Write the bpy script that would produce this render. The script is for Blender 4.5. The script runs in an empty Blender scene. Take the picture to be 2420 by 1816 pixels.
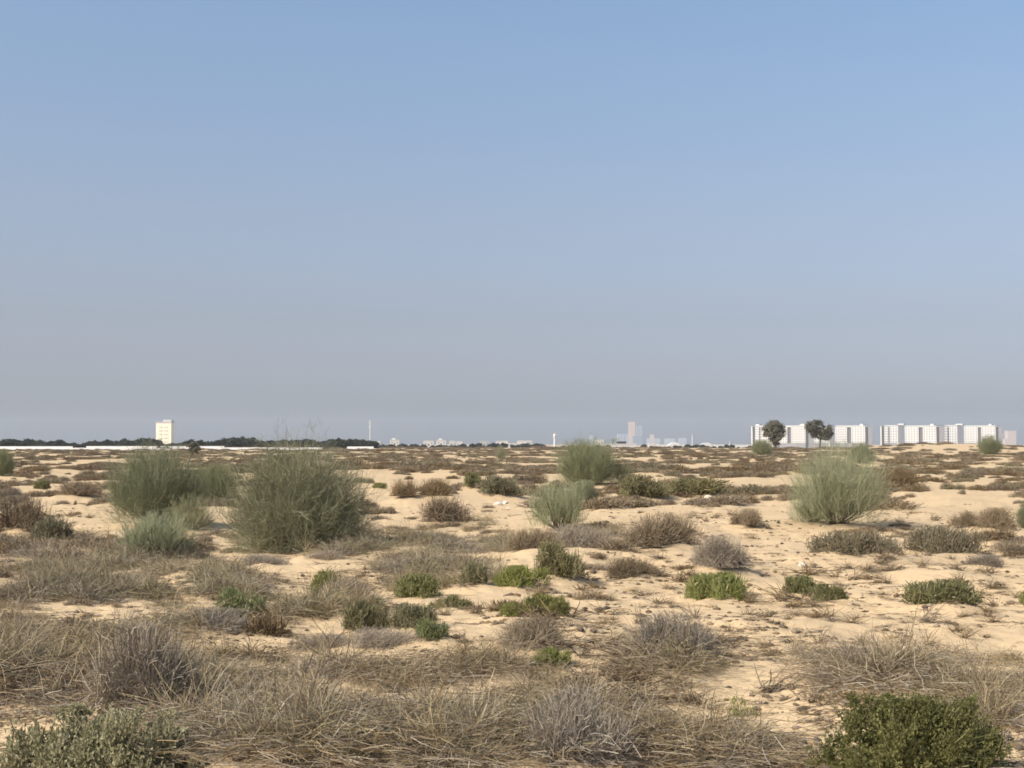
import bpy, math, random
import numpy as np
from mathutils import Vector

R = math.radians
rng = np.random.default_rng(7)
random.seed(7)
sc = bpy.context.scene
COL = sc.collection

# ------------------------------------------------------------------ camera
EYE = 1.7
FOVX = R(40.0)
PITCH = R(2.42)
cam_d = bpy.data.cameras.new("camera")
cam = bpy.data.objects.new("camera", cam_d)
COL.objects.link(cam)
cam_d.sensor_width = 36.0
cam_d.lens = 18.0 / math.tan(FOVX / 2)
cam_d.clip_start = 0.1
cam_d.clip_end = 30000.0
cam.location = (0, 0, EYE)
cam.rotation_euler = (R(90) + PITCH, 0, 0)
sc.camera = cam

# ------------------------------------------------------------------ light
SUN_ELEV = R(40)
SUN_DIR = Vector((-math.cos(R(32)) * math.cos(SUN_ELEV), -math.sin(R(32)) * math.cos(SUN_ELEV), math.sin(SUN_ELEV)))
world = bpy.data.worlds.new("World")
sc.world = world
world.use_nodes = True
nt = world.node_tree
for n in list(nt.nodes):
    nt.nodes.remove(n)
wo = nt.nodes.new("ShaderNodeOutputWorld")
bg = nt.nodes.new("ShaderNodeBackground")
sky = nt.nodes.new("ShaderNodeTexSky")
sky.sky_type = 'NISHITA'
sky.sun_disc = False
sky.sun_elevation = SUN_ELEV
sky.sun_rotation = math.atan2(SUN_DIR.x, SUN_DIR.y)
sky.altitude = 0
sky.air_density = 1.0
sky.dust_density = 3.0
sky.ozone_density = 1.5
SKY_STRENGTH = 0.1
# dusty desert air: the whole sky dome is paler and duller low down than clean air
tc = nt.nodes.new("ShaderNodeTexCoord")
sep = nt.nodes.new("ShaderNodeSeparateXYZ")
ramp = nt.nodes.new("ShaderNodeValToRGB")
nt.links.new(tc.outputs['Generated'], sep.inputs[0])
nt.links.new(sep.outputs['Z'], ramp.inputs[0])
cr = ramp.color_ramp
SKY_RAMP = [(0.0, (1.08, 1.22, 1.62)), (0.031, (1.29, 1.37, 1.77)), (0.059, (1.16, 1.13, 1.42)), (0.087, (1.09, 1.015, 1.165)), (0.12, (1.13, 1.05, 1.15)), (0.16, (1.18, 1.09, 1.13)), (0.31, (1.23, 1.29, 1.31)), (1.0, (1.23, 1.29, 1.32))]
SKY_RAMP.sort()
for i in range(len(SKY_RAMP)-2): cr.elements.new(0.5)
for e, (p, c) in zip(cr.elements, SKY_RAMP):
    e.position = p
    e.color = (*c, 1)
mul = nt.nodes.new("ShaderNodeMix")
mul.data_type = 'RGBA'
mul.blend_type = 'MULTIPLY'
mul.inputs['Factor'].default_value = 1.0
nt.links.new(sky.outputs[0], mul.inputs[6])
nt.links.new(ramp.outputs[0], mul.inputs[7])
nt.links.new(mul.outputs[2], bg.inputs['Color'])
bg.inputs['Strength'].default_value = SKY_STRENGTH
nt.links.new(bg.outputs[0], wo.inputs['Surface'])

sun_d = bpy.data.lights.new("sun", 'SUN')
sun_d.energy = 4.0
sun_d.angle = R(0.6)
sun_d.color = (1.0, 0.93, 0.82)
sun = bpy.data.objects.new("sun", sun_d)
COL.objects.link(sun)
sun.rotation_euler = (-SUN_DIR).to_track_quat('-Z', 'Y').to_euler()

sc.view_settings.view_transform = 'Standard'
sc.view_settings.look = 'None'
sc.view_settings.exposure = 0.42
sc.view_settings.gamma = 1.0
sc.view_settings.use_curve_mapping = False
sc.render.engine = 'CYCLES'
sc.cycles.filter_width = 1.7
sc.cycles.max_bounces = 6
sc.cycles.volume_bounces = 1
sc.cycles.transparent_max_bounces = 8

# ------------------------------------------------------------------ helpers
def setp(o, label=None, cat=None, group=None, kind=None):
    if label: o['label'] = label
    if cat: o['category'] = cat
    if group: o['group'] = group
    if kind: o['kind'] = kind
    return o

def empty(name, loc=(0, 0, 0), rz=0.0):
    o = bpy.data.objects.new(name, None)
    COL.objects.link(o)
    o.location = loc
    o.rotation_euler = (0, 0, rz)
    return o

def link(name, me, parent=None):
    o = bpy.data.objects.new(name, me)
    COL.objects.link(o)
    if parent is not None:
        o.parent = parent
    return o

class MB:
    """collects quads / tris with a per-vertex tint"""
    def __init__(s):
        s.v, s.q, s.t, s.n = [], [], [], 0
        s.tri = []
    def add(s, v, quads=None, tint=0.5, tris=None):
        v = np.asarray(v, float).reshape(-1, 3)
        s.v.append(v)
        if quads is not None and len(quads): s.q.append(np.asarray(quads, np.int64) + s.n)
        if tris is not None and len(tris): s.tri.append(np.asarray(tris, np.int64) + s.n)
        tt = np.asarray(tint, float)
        s.t.append(np.full(len(v), float(tt)) if tt.ndim == 0 else tt)
        s.n += len(v)
    def box(s, lo, hi, tint=0.5):
        x0, y0, z0 = lo; x1, y1, z1 = hi
        v = [(x0,y0,z0),(x1,y0,z0),(x1,y1,z0),(x0,y1,z0),(x0,y0,z1),(x1,y0,z1),(x1,y1,z1),(x0,y1,z1)]
        s.add(v, [(0,3,2,1),(4,5,6,7),(0,1,5,4),(1,2,6,5),(2,3,7,6),(3,0,4,7)], tint)
    def lathe(s, prof, n=12, c=(0, 0), tint=0.5):
        a = np.linspace(0, 2*np.pi, n, endpoint=False)
        v = np.array([[c[0]+r*np.cos(t), c[1]+r*np.sin(t), z] for r, z in prof for t in a])
        q = []
        for k in range(len(prof)-1):
            for i in range(n):
                j = (i+1) % n
                q.append((k*n+i, k*n+j, (k+1)*n+j, (k+1)*n+i))
        s.add(v, q, tint)
    def tube(s, pts, rad, n=6, tint=0.5):
        pts = np.asarray(pts, float); rad = np.asarray(rad, float)
        tan = np.gradient(pts, axis=0); tan /= np.linalg.norm(tan, axis=1, keepdims=True) + 1e-9
        ref = np.array([0.31, 0.95, 0.05])
        u = np.cross(tan, ref); u /= np.linalg.norm(u, axis=1, keepdims=True) + 1e-9
        w = np.cross(tan, u)
        a = np.linspace(0, 2*np.pi, n, endpoint=False)
        ring = pts[:, None] + rad[:, None, None]*(u[:, None]*np.cos(a)[None, :, None] + w[:, None]*np.sin(a)[None, :, None])
        K = len(pts); q = []
        for k in range(K-1):
            for i in range(n):
                j = (i+1) % n
                q.append((k*n+i, k*n+j, (k+1)*n+j, (k+1)*n+i))
        s.add(ring.reshape(-1, 3), q, tint)
    def fit(s, Rr, Hh, others=()):
        """scale what was collected so that its spread is Rr and its height Hh"""
        v = np.concatenate(s.v)
        mid = (np.percentile(v[:, :2], 3, axis=0)+np.percentile(v[:, :2], 97, axis=0))/2
        off = np.array([mid[0], mid[1], 0.0])
        for m in (s, *others): m.v = [a - off for a in m.v]
        v = v - off
        kr = Rr / np.percentile(np.hypot(v[:, 0], v[:, 1]), 96); kh = Hh / np.percentile(v[:, 2], 98)
        for m in (s, *others):
            out = []
            for a in m.v:
                a = a * np.array([kr, kr, kh])
                z = a[:, 2]; a[:, 2] = np.where(z > Hh, Hh + 0.75*np.minimum(z-Hh, 0.08*Hh) + 0.2*np.maximum(z-1.08*Hh, 0), z)
                r = np.hypot(a[:, 0], a[:, 1]); k = np.where(r > Rr, (Rr + (r-Rr)*0.7)/np.maximum(r, 1e-6), 1.0)
                a[:, :2] *= k[:, None]
                out.append(a)
            m.v = out
    def mesh(s, name, mat, smooth=False):
        me = bpy.data.meshes.new(name)
        v = np.concatenate(s.v)
        nq = sum(len(x) for x in s.q); ntr = sum(len(x) for x in s.tri)
        loops = []
        if nq: loops.append(np.concatenate(s.q).ravel())
        if ntr: loops.append(np.concatenate(s.tri).ravel())
        loops = np.concatenate(loops)
        me.vertices.add(len(v)); me.vertices.foreach_set('co', v.ravel().astype(np.float32))
        me.loops.add(len(loops)); me.loops.foreach_set('vertex_index', loops.astype(np.int32))
        me.polygons.add(nq + ntr)
        st = np.concatenate([np.arange(nq)*4, nq*4 + np.arange(ntr)*3]).astype(np.int32)
        me.polygons.foreach_set('loop_start', st)
        at = me.attributes.new('tint', 'FLOAT', 'POINT')
        at.data.foreach_set('value', np.concatenate(s.t).astype(np.float32))
        me.update(calc_edges=True)
        me.validate()
        me.polygons.foreach_set('use_smooth', np.full(nq + ntr, bool(smooth)))
        if mat: me.materials.append(mat)
        return me

def norm(a):
    return a / (np.linalg.norm(a, axis=-1, keepdims=True) + 1e-9)

def ribbons(mb, P, W, tint, g):
    """P (N,K,3) centre lines, W (N,K) widths, tint (N,)"""
    N, K, _ = P.shape
    tan = norm(np.gradient(P, axis=1))
    side = norm(np.cross(tan, norm(g.normal(size=(N, 1, 3)))))
    a = P - side * W[..., None] * 0.5
    b = P + side * W[..., None] * 0.5
    v = np.stack([a, b], 2).reshape(-1, 3)
    base = (np.arange(N) * K * 2)[:, None] + (np.arange(K - 1) * 2)[None]
    q = np.stack([base, base + 1, base + 3, base + 2], -1).reshape(-1, 4)
    mb.add(v, q, np.repeat(tint, K * 2))

def strands(o, d, L, bend, K, g, wig=0.0):
    """o,d (N,3) L (N,) bend (N,3): o + dLt + bend L t^2 with a little wiggle"""
    t = np.linspace(0, 1, K)[None, :, None]
    P = o[:, None] + d[:, None] * L[:, None, None] * t + bend[:, None] * L[:, None, None] * t**2
    if wig:
        w = np.cumsum(g.normal(size=P.shape) * wig, axis=1)
        w -= w[:, :1]
        P = P + w * L[:, None, None] / K**0.5
    return P

def rand_dirs(n, g, zmin=-0.1, zmax=1.0):
    z = g.uniform(zmin, zmax, n); a = g.uniform(0, 2*np.pi, n)
    r = np.sqrt(np.maximum(0, 1 - z*z))
    return np.stack([r*np.cos(a), r*np.sin(a), z], -1)

def leaves(mb, P, D, L, W, tint, g):
    """folded diamond leaves: 2 triangles"""
    N = len(P)
    D = norm(D)
    S = norm(np.cross(D, norm(g.normal(size=(N, 3)))))
    U = np.cross(S, D)
    tip = P + D * L[:, None]
    mid = P + D * L[:, None] * 0.55 + U * (W * 0.25)[:, None]
    a = mid - S * W[:, None] * 0.5; b = mid + S * W[:, None] * 0.5
    v = np.stack([P, a, tip, b], 1).reshape(-1, 3)
    i = np.arange(N) * 4
    mb.add(v, None, np.repeat(tint, 4), tris=np.concatenate([np.stack([i, i+1, i+2], -1), np.stack([i, i+2, i+3], -1)]))

# ------------------------------------------------------------------ materials
def veg_mat(name, stops, trans=0.25, vary=0.18, rough=0.75):
    m = bpy.data.materials.new(name); m.use_nodes = True
    t = m.node_tree; N = t.nodes; Lk = t.links
    for n in list(N): N.remove(n)
    out = N.new('ShaderNodeOutputMaterial')
    at = N.new('ShaderNodeAttribute'); at.attribute_name = 'tint'
    rp = N.new('ShaderNodeValToRGB')
    for i, (p, c) in enumerate(stops):
        e = rp.color_ramp.elements[i] if i < 2 else rp.color_ramp.elements.new(p)
    els = sorted(zip(rp.color_ramp.elements, range(len(stops))), key=lambda x: x[0].position)
    for i, (p, c) in enumerate(stops):
        rp.color_ramp.elements[i].position = p
        rp.color_ramp.elements[i].color = (*c, 1)
    oi = N.new('ShaderNodeObjectInfo')
    hs = N.new('ShaderNodeHueSaturation')
    mr = N.new('ShaderNodeMapRange'); mr.inputs['To Min'].default_value = 1 - vary; mr.inputs['To Max'].default_value = 1 + vary
    mh = N.new('ShaderNodeMath'); mh.operation = 'MULTIPLY'; mh.inputs[1].default_value = 7.31
    fr = N.new('ShaderNodeMath'); fr.operation = 'FRACT'
    ms = N.new('ShaderNodeMapRange'); ms.inputs['To Min'].default_value = 1 - vary*0.8; ms.inputs['To Max'].default_value = 1 + vary*0.8
    Lk.new(oi.outputs['Random'], mr.inputs['Value'])
    Lk.new(oi.outputs['Random'], mh.inputs[0]); Lk.new(mh.outputs[0], fr.inputs[0]); Lk.new(fr.outputs[0], ms.inputs['Value'])
    Lk.new(at.outputs['Fac'], rp.inputs[0]); Lk.new(rp.outputs[0], hs.inputs['Color'])
    Lk.new(mr.outputs[0], hs.inputs['Value']); Lk.new(ms.outputs[0], hs.inputs['Saturation'])
    pb = N.new('ShaderNodeBsdfPrincipled'); pb.inputs['Roughness'].default_value = rough
    pb.inputs['Specular IOR Level'].default_value = 0.2
    Lk.new(hs.outputs[0], pb.inputs['Base Color'])
    tr = N.new('ShaderNodeBsdfTranslucent'); Lk.new(hs.outputs[0], tr.inputs['Color'])
    mx = N.new('ShaderNodeMixShader'); mx.inputs[0].default_value = trans
    Lk.new(pb.outputs[0], mx.inputs[1]); Lk.new(tr.outputs[0], mx.inputs[2])
    Lk.new(mx.outputs[0], out.inputs['Surface'])
    return m

def plain_mat(name, col, rough=0.8, noise=0.08, scale=0.5, spec=0.3):
    m = bpy.data.materials.new(name); m.use_nodes = True
    t = m.node_tree; N = t.nodes; Lk = t.links
    pb = N['Principled BSDF']; pb.inputs['Roughness'].default_value = rough
    pb.inputs['Specular IOR Level'].default_value = spec
    tx = N.new('ShaderNodeTexCoord'); nz = N.new('ShaderNodeTexNoise'); nz.inputs['Scale'].default_value = scale
    nz.inputs['Detail'].default_value = 4
    rp = N.new('ShaderNodeValToRGB')
    c = np.array(col)
    rp.color_ramp.elements[0].position = 0.3; rp.color_ramp.elements[1].position = 0.7
    rp.color_ramp.elements[0].color = (*np.clip(c*(1-noise), 0, 1), 1); rp.color_ramp.elements[1].color = (*np.clip(c*(1+noise), 0, 1), 1)
    Lk.new(tx.outputs['Object'], nz.inputs['Vector']); Lk.new(nz.outputs[0], rp.inputs[0]); Lk.new(rp.outputs[0], pb.inputs['Base Color'])
    return m

M = {}
M['grass'] = veg_mat('dry_grass', [(0, (0.16, 0.12, 0.068)), (0.45, (0.315, 0.245, 0.145)), (0.8, (0.44, 0.36, 0.225)), (1, (0.62, 0.55, 0.41))], 0.2)
M['greygrass'] = veg_mat('grey_olive_grass', [(0, (0.17, 0.14, 0.075)), (0.5, (0.28, 0.24, 0.14)), (1, (0.45, 0.40, 0.26))], 0.2)
M['browngrass'] = veg_mat('brown_grass', [(0, (0.14, 0.102, 0.06)), (0.5, (0.25, 0.19, 0.118)), (1, (0.42, 0.335, 0.215))], 0.15)
M['greytwig'] = veg_mat('grey_dry_twigs', [(0, (0.175, 0.142, 0.105)), (0.5, (0.29, 0.243, 0.185)), (0.9, (0.39, 0.34, 0.265)), (1, (0.55, 0.5, 0.42))], 0.05)
M['browntwig'] = veg_mat('brown_dry_twigs', [(0, (0.105, 0.075, 0.042)), (0.5, (0.185, 0.135, 0.08)), (1, (0.29, 0.22, 0.14))], 0.05)
M['green'] = veg_mat('fresh_green_twigs', [(0, (0.11, 0.12, 0.04)), (0.5, (0.21, 0.212, 0.076)), (0.85, (0.30, 0.285, 0.115)), (1, (0.43, 0.37, 0.22))], 0.3, 0.12)
M['olive'] = veg_mat('olive_twigs', [(0, (0.125, 0.11, 0.056)), (0.5, (0.205, 0.185, 0.097)), (1, (0.31, 0.28, 0.16))], 0.2)
M['broom'] = veg_mat('broom_stems', [(0, (0.125, 0.135, 0.07)), (0.5, (0.222, 0.234, 0.13)), (1, (0.345, 0.345, 0.215))], 0.2, 0.10)
M['broompale'] = veg_mat('pale_broom_stems', [(0, (0.185, 0.2, 0.108)), (0.5, (0.29, 0.304, 0.175)), (1, (0.42, 0.42, 0.265))], 0.2, 0.08)
M['broomdry'] = veg_mat('half_dry_broom_stems', [(0, (0.14, 0.138, 0.075)), (0.5, (0.245, 0.243, 0.14)), (1, (0.395, 0.375, 0.245))], 0.15, 0.08)
M['leafgreen'] = veg_mat('small_green_leaves', [(0, (0.085, 0.09, 0.034)), (0.6, (0.16, 0.16, 0.06)), (1, (0.27, 0.24, 0.11))], 0.25, 0.05)
M['leafgrey'] = veg_mat('greyish_leaves', [(0, (0.13, 0.125, 0.07)), (0.6, (0.25, 0.235, 0.135)), (1, (0.42, 0.39, 0.26))], 0.2, 0.05)
M['treeleaf'] = veg_mat('dark_tree_leaves', [(0, (0.085, 0.085, 0.06)), (0.5, (0.15, 0.145, 0.105)), (1, (0.23, 0.215, 0.16))], 0.15, 0.08)
M['beltleaf'] = veg_mat('tree_belt_leaves', [(0, (0.03, 0.037, 0.026)), (0.5, (0.05, 0.058, 0.04)), (1, (0.085, 0.092, 0.062))], 0.1, 0.15)
M['bark'] = plain_mat('bark', (0.10, 0.08, 0.06), 0.9, 0.25, 6)
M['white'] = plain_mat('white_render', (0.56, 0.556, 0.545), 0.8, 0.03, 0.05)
M['cream'] = plain_mat('cream_render', (0.80, 0.76, 0.62), 0.8, 0.03, 0.05)
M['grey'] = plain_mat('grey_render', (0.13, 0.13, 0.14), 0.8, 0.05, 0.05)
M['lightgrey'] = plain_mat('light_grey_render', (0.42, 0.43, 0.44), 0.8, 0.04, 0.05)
M['liftedwhite'] = plain_mat('lifted_white_wall', (0.82, 0.82, 0.83), 0.8, 0.03, 0.05)  # white raised in the colour to brighten shaded flanks; farm walls share it
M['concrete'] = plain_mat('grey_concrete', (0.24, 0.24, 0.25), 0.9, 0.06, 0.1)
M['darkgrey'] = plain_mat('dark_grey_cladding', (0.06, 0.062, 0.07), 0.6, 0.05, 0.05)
M['pane'] = plain_mat('window_glass', (0.16, 0.17, 0.18), 0.25, 0.05, 0.05, 0.5)
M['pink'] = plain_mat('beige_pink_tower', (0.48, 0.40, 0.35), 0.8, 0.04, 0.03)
M['hazeblue'] = plain_mat('haze_blue_tower_wall', (0.33, 0.37, 0.43), 0.7, 0.04, 0.03)  # bluish tint of distance haze put into the wall colour
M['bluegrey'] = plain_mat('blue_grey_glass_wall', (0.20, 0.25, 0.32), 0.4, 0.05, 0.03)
M['stone'] = plain_mat('pale_stone', (0.55, 0.48, 0.38), 0.9, 0.15, 5)
M['whitestone'] = plain_mat('white_stone', (0.62, 0.57, 0.49), 0.9, 0.1, 5)
M['wood'] = plain_mat('weathered_wood', (0.10, 0.075, 0.055), 0.9, 0.3, 12)
M['clod'] = veg_mat('dark_litter', [(0, (0.11, 0.078, 0.05)), (0.6, (0.20, 0.148, 0.095)), (1, (0.32, 0.245, 0.155))], 0.0, 0.3)

# ------------------------------------------------------------------ terrain heights
_perm = np.random.default_rng(3).permutation(512)
_grad = np.random.default_rng(4).uniform(0, 2*np.pi, 512)
def gnoise(x, y, seed=0):
    xi = np.floor(x).astype(np.int64); yi = np.floor(y).astype(np.int64)
    xf = x - xi; yf = y - yi
    def gd(ix, iy, fx, fy):
        a = _grad[_perm[(ix + _perm[(iy + seed*37) % 512]) % 512]]
        return np.cos(a)*fx + np.sin(a)*fy
    u = xf*xf*xf*(xf*(xf*6-15)+10); v = yf*yf*yf*(yf*(yf*6-15)+10)
    n00 = gd(xi, yi, xf, yf); n10 = gd(xi+1, yi, xf-1, yf)
    n01 = gd(xi, yi+1, xf, yf-1); n11 = gd(xi+1, yi+1, xf-1, yf-1)
    return (n00*(1-u)+n10*u)*(1-v) + (n01*(1-u)+n11*u)*v      # about -0.7..0.7

def smooth(a, b, x):
    t = np.clip((x-a)/(b-a), 0, 1); return t*t*(3-2*t)

def h0(x, y):
    x = np.asarray(x, float); y = np.asarray(y, float)
    r = np.hypot(x, y)
    far = smooth(10, 45, r)
    h = 0.42*far*gnoise(x/24, y/31, 1)
    h += 0.26*smooth(6, 25, r)*gnoise(x/9, y/11, 2)
    h += 0.17*smooth(3, 10, r)*gnoise(x/3.1, y/3.6, 3)
    h += 0.16*smooth(9, 16, r)*(1-smooth(90, 150, r))*(0.22-np.abs(gnoise(x/2.6, y/1.7, 7)))
    h = h*(1 - 0.55*smooth(150, 500, r))
    h -= 4.2*smooth(460, 1300, r)                       # the plain dips beyond the last low crest
    # sand ridge before the white blocks, low rise before the farm wall
    h += 1.15*np.exp(-((y-300)/26)**2)*np.exp(-((x-92)/17)**2)
    h += 0.4*np.exp(-((y-300)/30)**2)*smooth(20, 80, x)
    return h

def micro(x, y):
    r = np.hypot(x, y)
    k = 1 - smooth(38, 85, r)
    m = 0.070*gnoise(x/1.0, y/0.7, 4) + 0.040*gnoise(x/0.38, y/0.28, 5) + 0.020*gnoise(x/0.17, y/0.13, 6)
    return m*k

# density raster -> hummocks and litter
GX0, GX1, GY0, GY1, GC = -45.0, 45.0, 2.0, 92.0, 0.1
gnx, gny = int((GX1-GX0)/GC), int((GY1-GY0)/GC)
litter = np.zeros((gny, gnx)); mound = np.zeros((gny, gnx))
def splat(arr, x, y, rad, val):
    r = max(1, int(rad*2.2/GC)); ix = int((x-GX0)/GC); iy = int((y-GY0)/GC)
    x0, x1, y0, y1 = max(0, ix-r), min(gnx, ix+r+1), max(0, iy-r), min(gny, iy+r+1)
    if x0 >= x1 or y0 >= y1: return
    X = (np.arange(x0, x1)+0.5)*GC+GX0-x; Y = (np.arange(y0, y1)+0.5)*GC+GY0-y
    arr[y0:y1, x0:x1] += val*np.exp(-(Y[:, None]**2+X[None]**2)/(rad*rad))
def lookup(arr, x, y):
    fx = (np.asarray(x)-GX0)/GC-0.5; fy = (np.asarray(y)-GY0)/GC-0.5
    ok = (fx > 0) & (fx < gnx-2) & (fy > 0) & (fy < gny-2)
    fx = np.clip(fx, 0, gnx-2.001); fy = np.clip(fy, 0, gny-2.001)
    ix = fx.astype(int); iy = fy.astype(int); u = fx-ix; v = fy-iy
    r = (arr[iy, ix]*(1-u)+arr[iy, ix+1]*u)*(1-v)+(arr[iy+1, ix]*(1-u)+arr[iy+1, ix+1]*u)*v
    return np.where(ok, r, 0.0)
def hmound(x, y):
    m = lookup(mound, x, y)
    return 0.34*np.tanh(m/0.34)
def H(x, y):
    return h0(x, y) + hmound(x, y) + micro(np.asarray(x, float), np.asarray(y, float))

# ------------------------------------------------------------------ unprojection of photo points (2212 x 1660 grid) to the ground
FD = 1106 / math.tan(FOVX/2)
def ray(px, py):
    u = (np.asarray(px, float)-1106)/FD; v = (830-np.asarray(py, float))/FD
    c, s = math.cos(PITCH), math.sin(PITCH)
    return u, c - s*v, s + c*v           # direction, y forward
_T = np.geomspace(3, 700, 700)
def ground(px, py):
    """photo point -> x, y, distance on the undulating base terrain"""
    px = np.atleast_1d(np.asarray(px, float)); py = np.atleast_1d(np.asarray(py, float))
    dx, dy, dz = ray(px, py)
    X = dx[:, None]*_T; Y = dy[:, None]*_T; Z = EYE + dz[:, None]*_T
    below = Z < h0(X, Y)
    k = np.where(below.any(1), below.argmax(1), len(_T)-1)
    i = np.arange(len(px))
    return X[i, k], Y[i, k], _T[k]

# ------------------------------------------------------------------ plant meshes
def mesh_broom(seed, Rr, Hh, mat, n_main=34, n_sub=9, n_twig=20, spread=1.0, tw=0.0037, wisps=0, upright=0.5, fill=0.6, tl_=1.0, loose=0.75):
    """broom bush: woody stems and a haze of thin leafless green twigs"""
    g = np.random.default_rng(seed)
    st, fo = MB(), MB()
    az = g.uniform(0, 2*np.pi, n_main); tl = g.uniform(0, 1, n_main)**0.6*spread*1.35
    tl = np.clip(tl, 0, 1.48)
    o = np.stack([np.cos(az), np.sin(az), np.zeros(n_main)], -1)*(0.10*Rr*g.uniform(0.2, 1, n_main))[:, None]
    d = np.stack([np.sin(tl)*np.cos(az), np.sin(tl)*np.sin(az), np.cos(tl)], -1)
    ext = 1/np.sqrt((np.sin(tl)/Rr)**2 + (np.cos(tl)/Hh)**2)
    L = ext*g.uniform(0.5, 0.9, n_main)*(1 + 0.25*np.sin(2*az+seed) + 0.15*np.sin(5*az+seed*2.3))
    b = np.stack([np.zeros(n_main), np.zeros(n_main), 0.22*np.sin(tl)], -1)
    K = 7
    P = strands(o, d, L, b, K, g, 0.045)
    W = np.linspace(0.016, 0.006, K)[None]*g.uniform(0.6, 1.2, n_main)[:, None]
    for i in range(n_main):
        st.tube(P[i], W[i]*0.6, 4, g.uniform(0, 1))
    # secondary
    N2 = n_main*n_sub
    mi = np.repeat(np.arange(n_main), n_sub); t = g.uniform(0.2, 1.0, N2)*(K-1)
    k = np.minimum(t.astype(int), K-2); f = (t-k)[:, None]
    o2 = P[mi, k]*(1-f)+P[mi, k+1]*f
    d2 = norm(norm(P[mi, k+1]-P[mi, k]) + loose*1.1*g.normal(size=(N2, 3)) + np.array([0, 0, upright]))
    L2 = g.uniform(0.16, 0.38, N2)*Hh
    P2 = strands(o2, d2, L2, np.tile([0, 0, 0.12], (N2, 1)), 4, g, 0.05)
    ribbons(fo, P2, np.linspace(0.008, 0.004, 4)[None]*np.ones((N2, 1)), g.beta(2, 3, N2), g)
    # shoots that fill the crown from inside
    nf = int(N2*fill)
    v = rand_dirs(nf, g, 0.0, 1.0)*(g.uniform(0.1, 1, nf)**0.45)[:, None]
    of = v*np.array([Rr, Rr, Hh])*0.80
    df = norm(v*np.array([0.7, 0.7, 0.3]) + 0.35*g.normal(size=(nf, 3)) + np.array([0, 0, upright+0.35]))
    Pf = strands(of, df, g.uniform(0.12, 0.30, nf)*Hh, np.tile([0, 0, 0.08], (nf, 1)), 4, g, 0.05)
    ribbons(fo, Pf, np.linspace(0.007, 0.004, 4)[None]*np.ones((nf, 1)), g.beta(2, 3, nf), g)
    P2 = np.concatenate([P2, Pf]); d2 = np.concatenate([d2, df]); N2 = N2+nf; n_twig = max(4, int(n_twig*0.7))
    N3 = N2*n_twig
    mi = np.repeat(np.arange(N2), n_twig); t = g.uniform(0.1, 1.0, N3)*3
    k = np.minimum(t.astype(int), 2); f = (t-k)[:, None]
    o3 = P2[mi, k]*(1-f)+P2[mi, k+1]*f
    d3 = norm(d2[mi] + loose*g.normal(size=(N3, 3)) + np.array([0, 0, upright]))
    L3 = g.uniform(0.08, 0.24, N3)*Hh*tl_
    tint = np.clip(np.repeat(g.beta(3, 3, N2), n_twig)*0.5 + 0.5*g.beta(2, 2, N3), 0, 1)
    P3 = strands(o3, d3, L3, np.tile([0, 0, 0.1], (N3, 1)), 3, g, 0.05)
    P3[..., 2] = np.maximum(P3[..., 2], 0.01)
    ribbons(fo, P3, np.array([1.0, 0.9, 0.5])[None]*tw*g.uniform(0.7, 1.3, N3)[:, None], tint, g)
    fo.fit(Rr*0.93, Hh*0.92, (st,))
    # thin loose shoots that fray the outline
    nh = int(N3*0.22)
    v = rand_dirs(nh, g, -0.05, 1.0)
    fr_ = 1 + 0.10*np.sin(3*np.arctan2(v[:, 1], v[:, 0])+seed) + 0.08*np.sin(7*v[:, 2]+seed)
    oh = v*np.array([Rr, Rr, Hh])*(g.uniform(0.55, 0.92, nh)*fr_)[:, None]
    oh[:, 2] = np.maximum(oh[:, 2], 0.01)
    dh = norm(v*np.array([0.8, 0.8, 0.4]) + 0.45*g.normal(size=(nh, 3)) + np.array([0, 0, 0.3+upright*0.4]))
    Ph = strands(oh, dh, g.uniform(0.10, 0.26, nh)*Hh, np.stack([np.zeros(nh), np.zeros(nh), g.normal(0, .15, nh)], -1), 4, g, 0.07)
    Ph[..., 2] = np.maximum(Ph[..., 2], 0.01)
    ribbons(fo, Ph, np.array([.9, .8, .65, .4])[None]*tw*g.uniform(0.6, 1.0, nh)[:, None], np.clip(g.beta(3, 2, nh), 0, 1), g)
    if wisps:
        n1 = wisps
        w0 = np.where(g.uniform(size=n1) < 0.6, 0.14, -0.22)*Rr
        o4 = np.stack([w0+g.normal(0, 0.05, n1), g.normal(0, 0.1, n1), np.full(n1, Hh*0.72)], -1)
        d4 = norm(np.stack([g.normal(0, .14, n1), g.normal(0, .14, n1), np.ones(n1)], -1))
        P4 = strands(o4, d4, g.uniform(0.22, 0.46, n1)*Hh, np.zeros((n1, 3)), 4, g, 0.06)
        ribbons(fo, P4, np.full((n1, 4), tw*0.8), g.uniform(0, 1, n1), g)
        n2 = n1*9; mi = np.repeat(np.arange(n1), 9)
        o5 = P4[mi, g.integers(1, 4, n2)]
        d5 = norm(d4[mi]+0.5*g.normal(size=(n2, 3)))
        ribbons(fo, strands(o5, d5, g.uniform(0.04, 0.11, n2)*Hh, np.zeros((n2, 3)), 3, g, 0.05), np.full((n2, 3), tw*0.65), g.uniform(0, 1, n2), g)
    return st.mesh('stems', M['bark'], True), fo.mesh('foliage', mat)

def lobes(g, n, Rr, Hh):
    """an irregular outline made of several lobes: centres, radii, heights"""
    a = g.uniform(0, 2*np.pi, n); r = np.sqrt(g.uniform(0.05, 1, n))*0.62*Rr
    k = g.uniform(0.38, 0.62, n)
    return np.stack([r*np.cos(a), r*np.sin(a)], -1), k*Rr, g.uniform(0.6, 1.0, n)*Hh*(1 - 0.55*(r/(0.62*Rr))**2)

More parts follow.
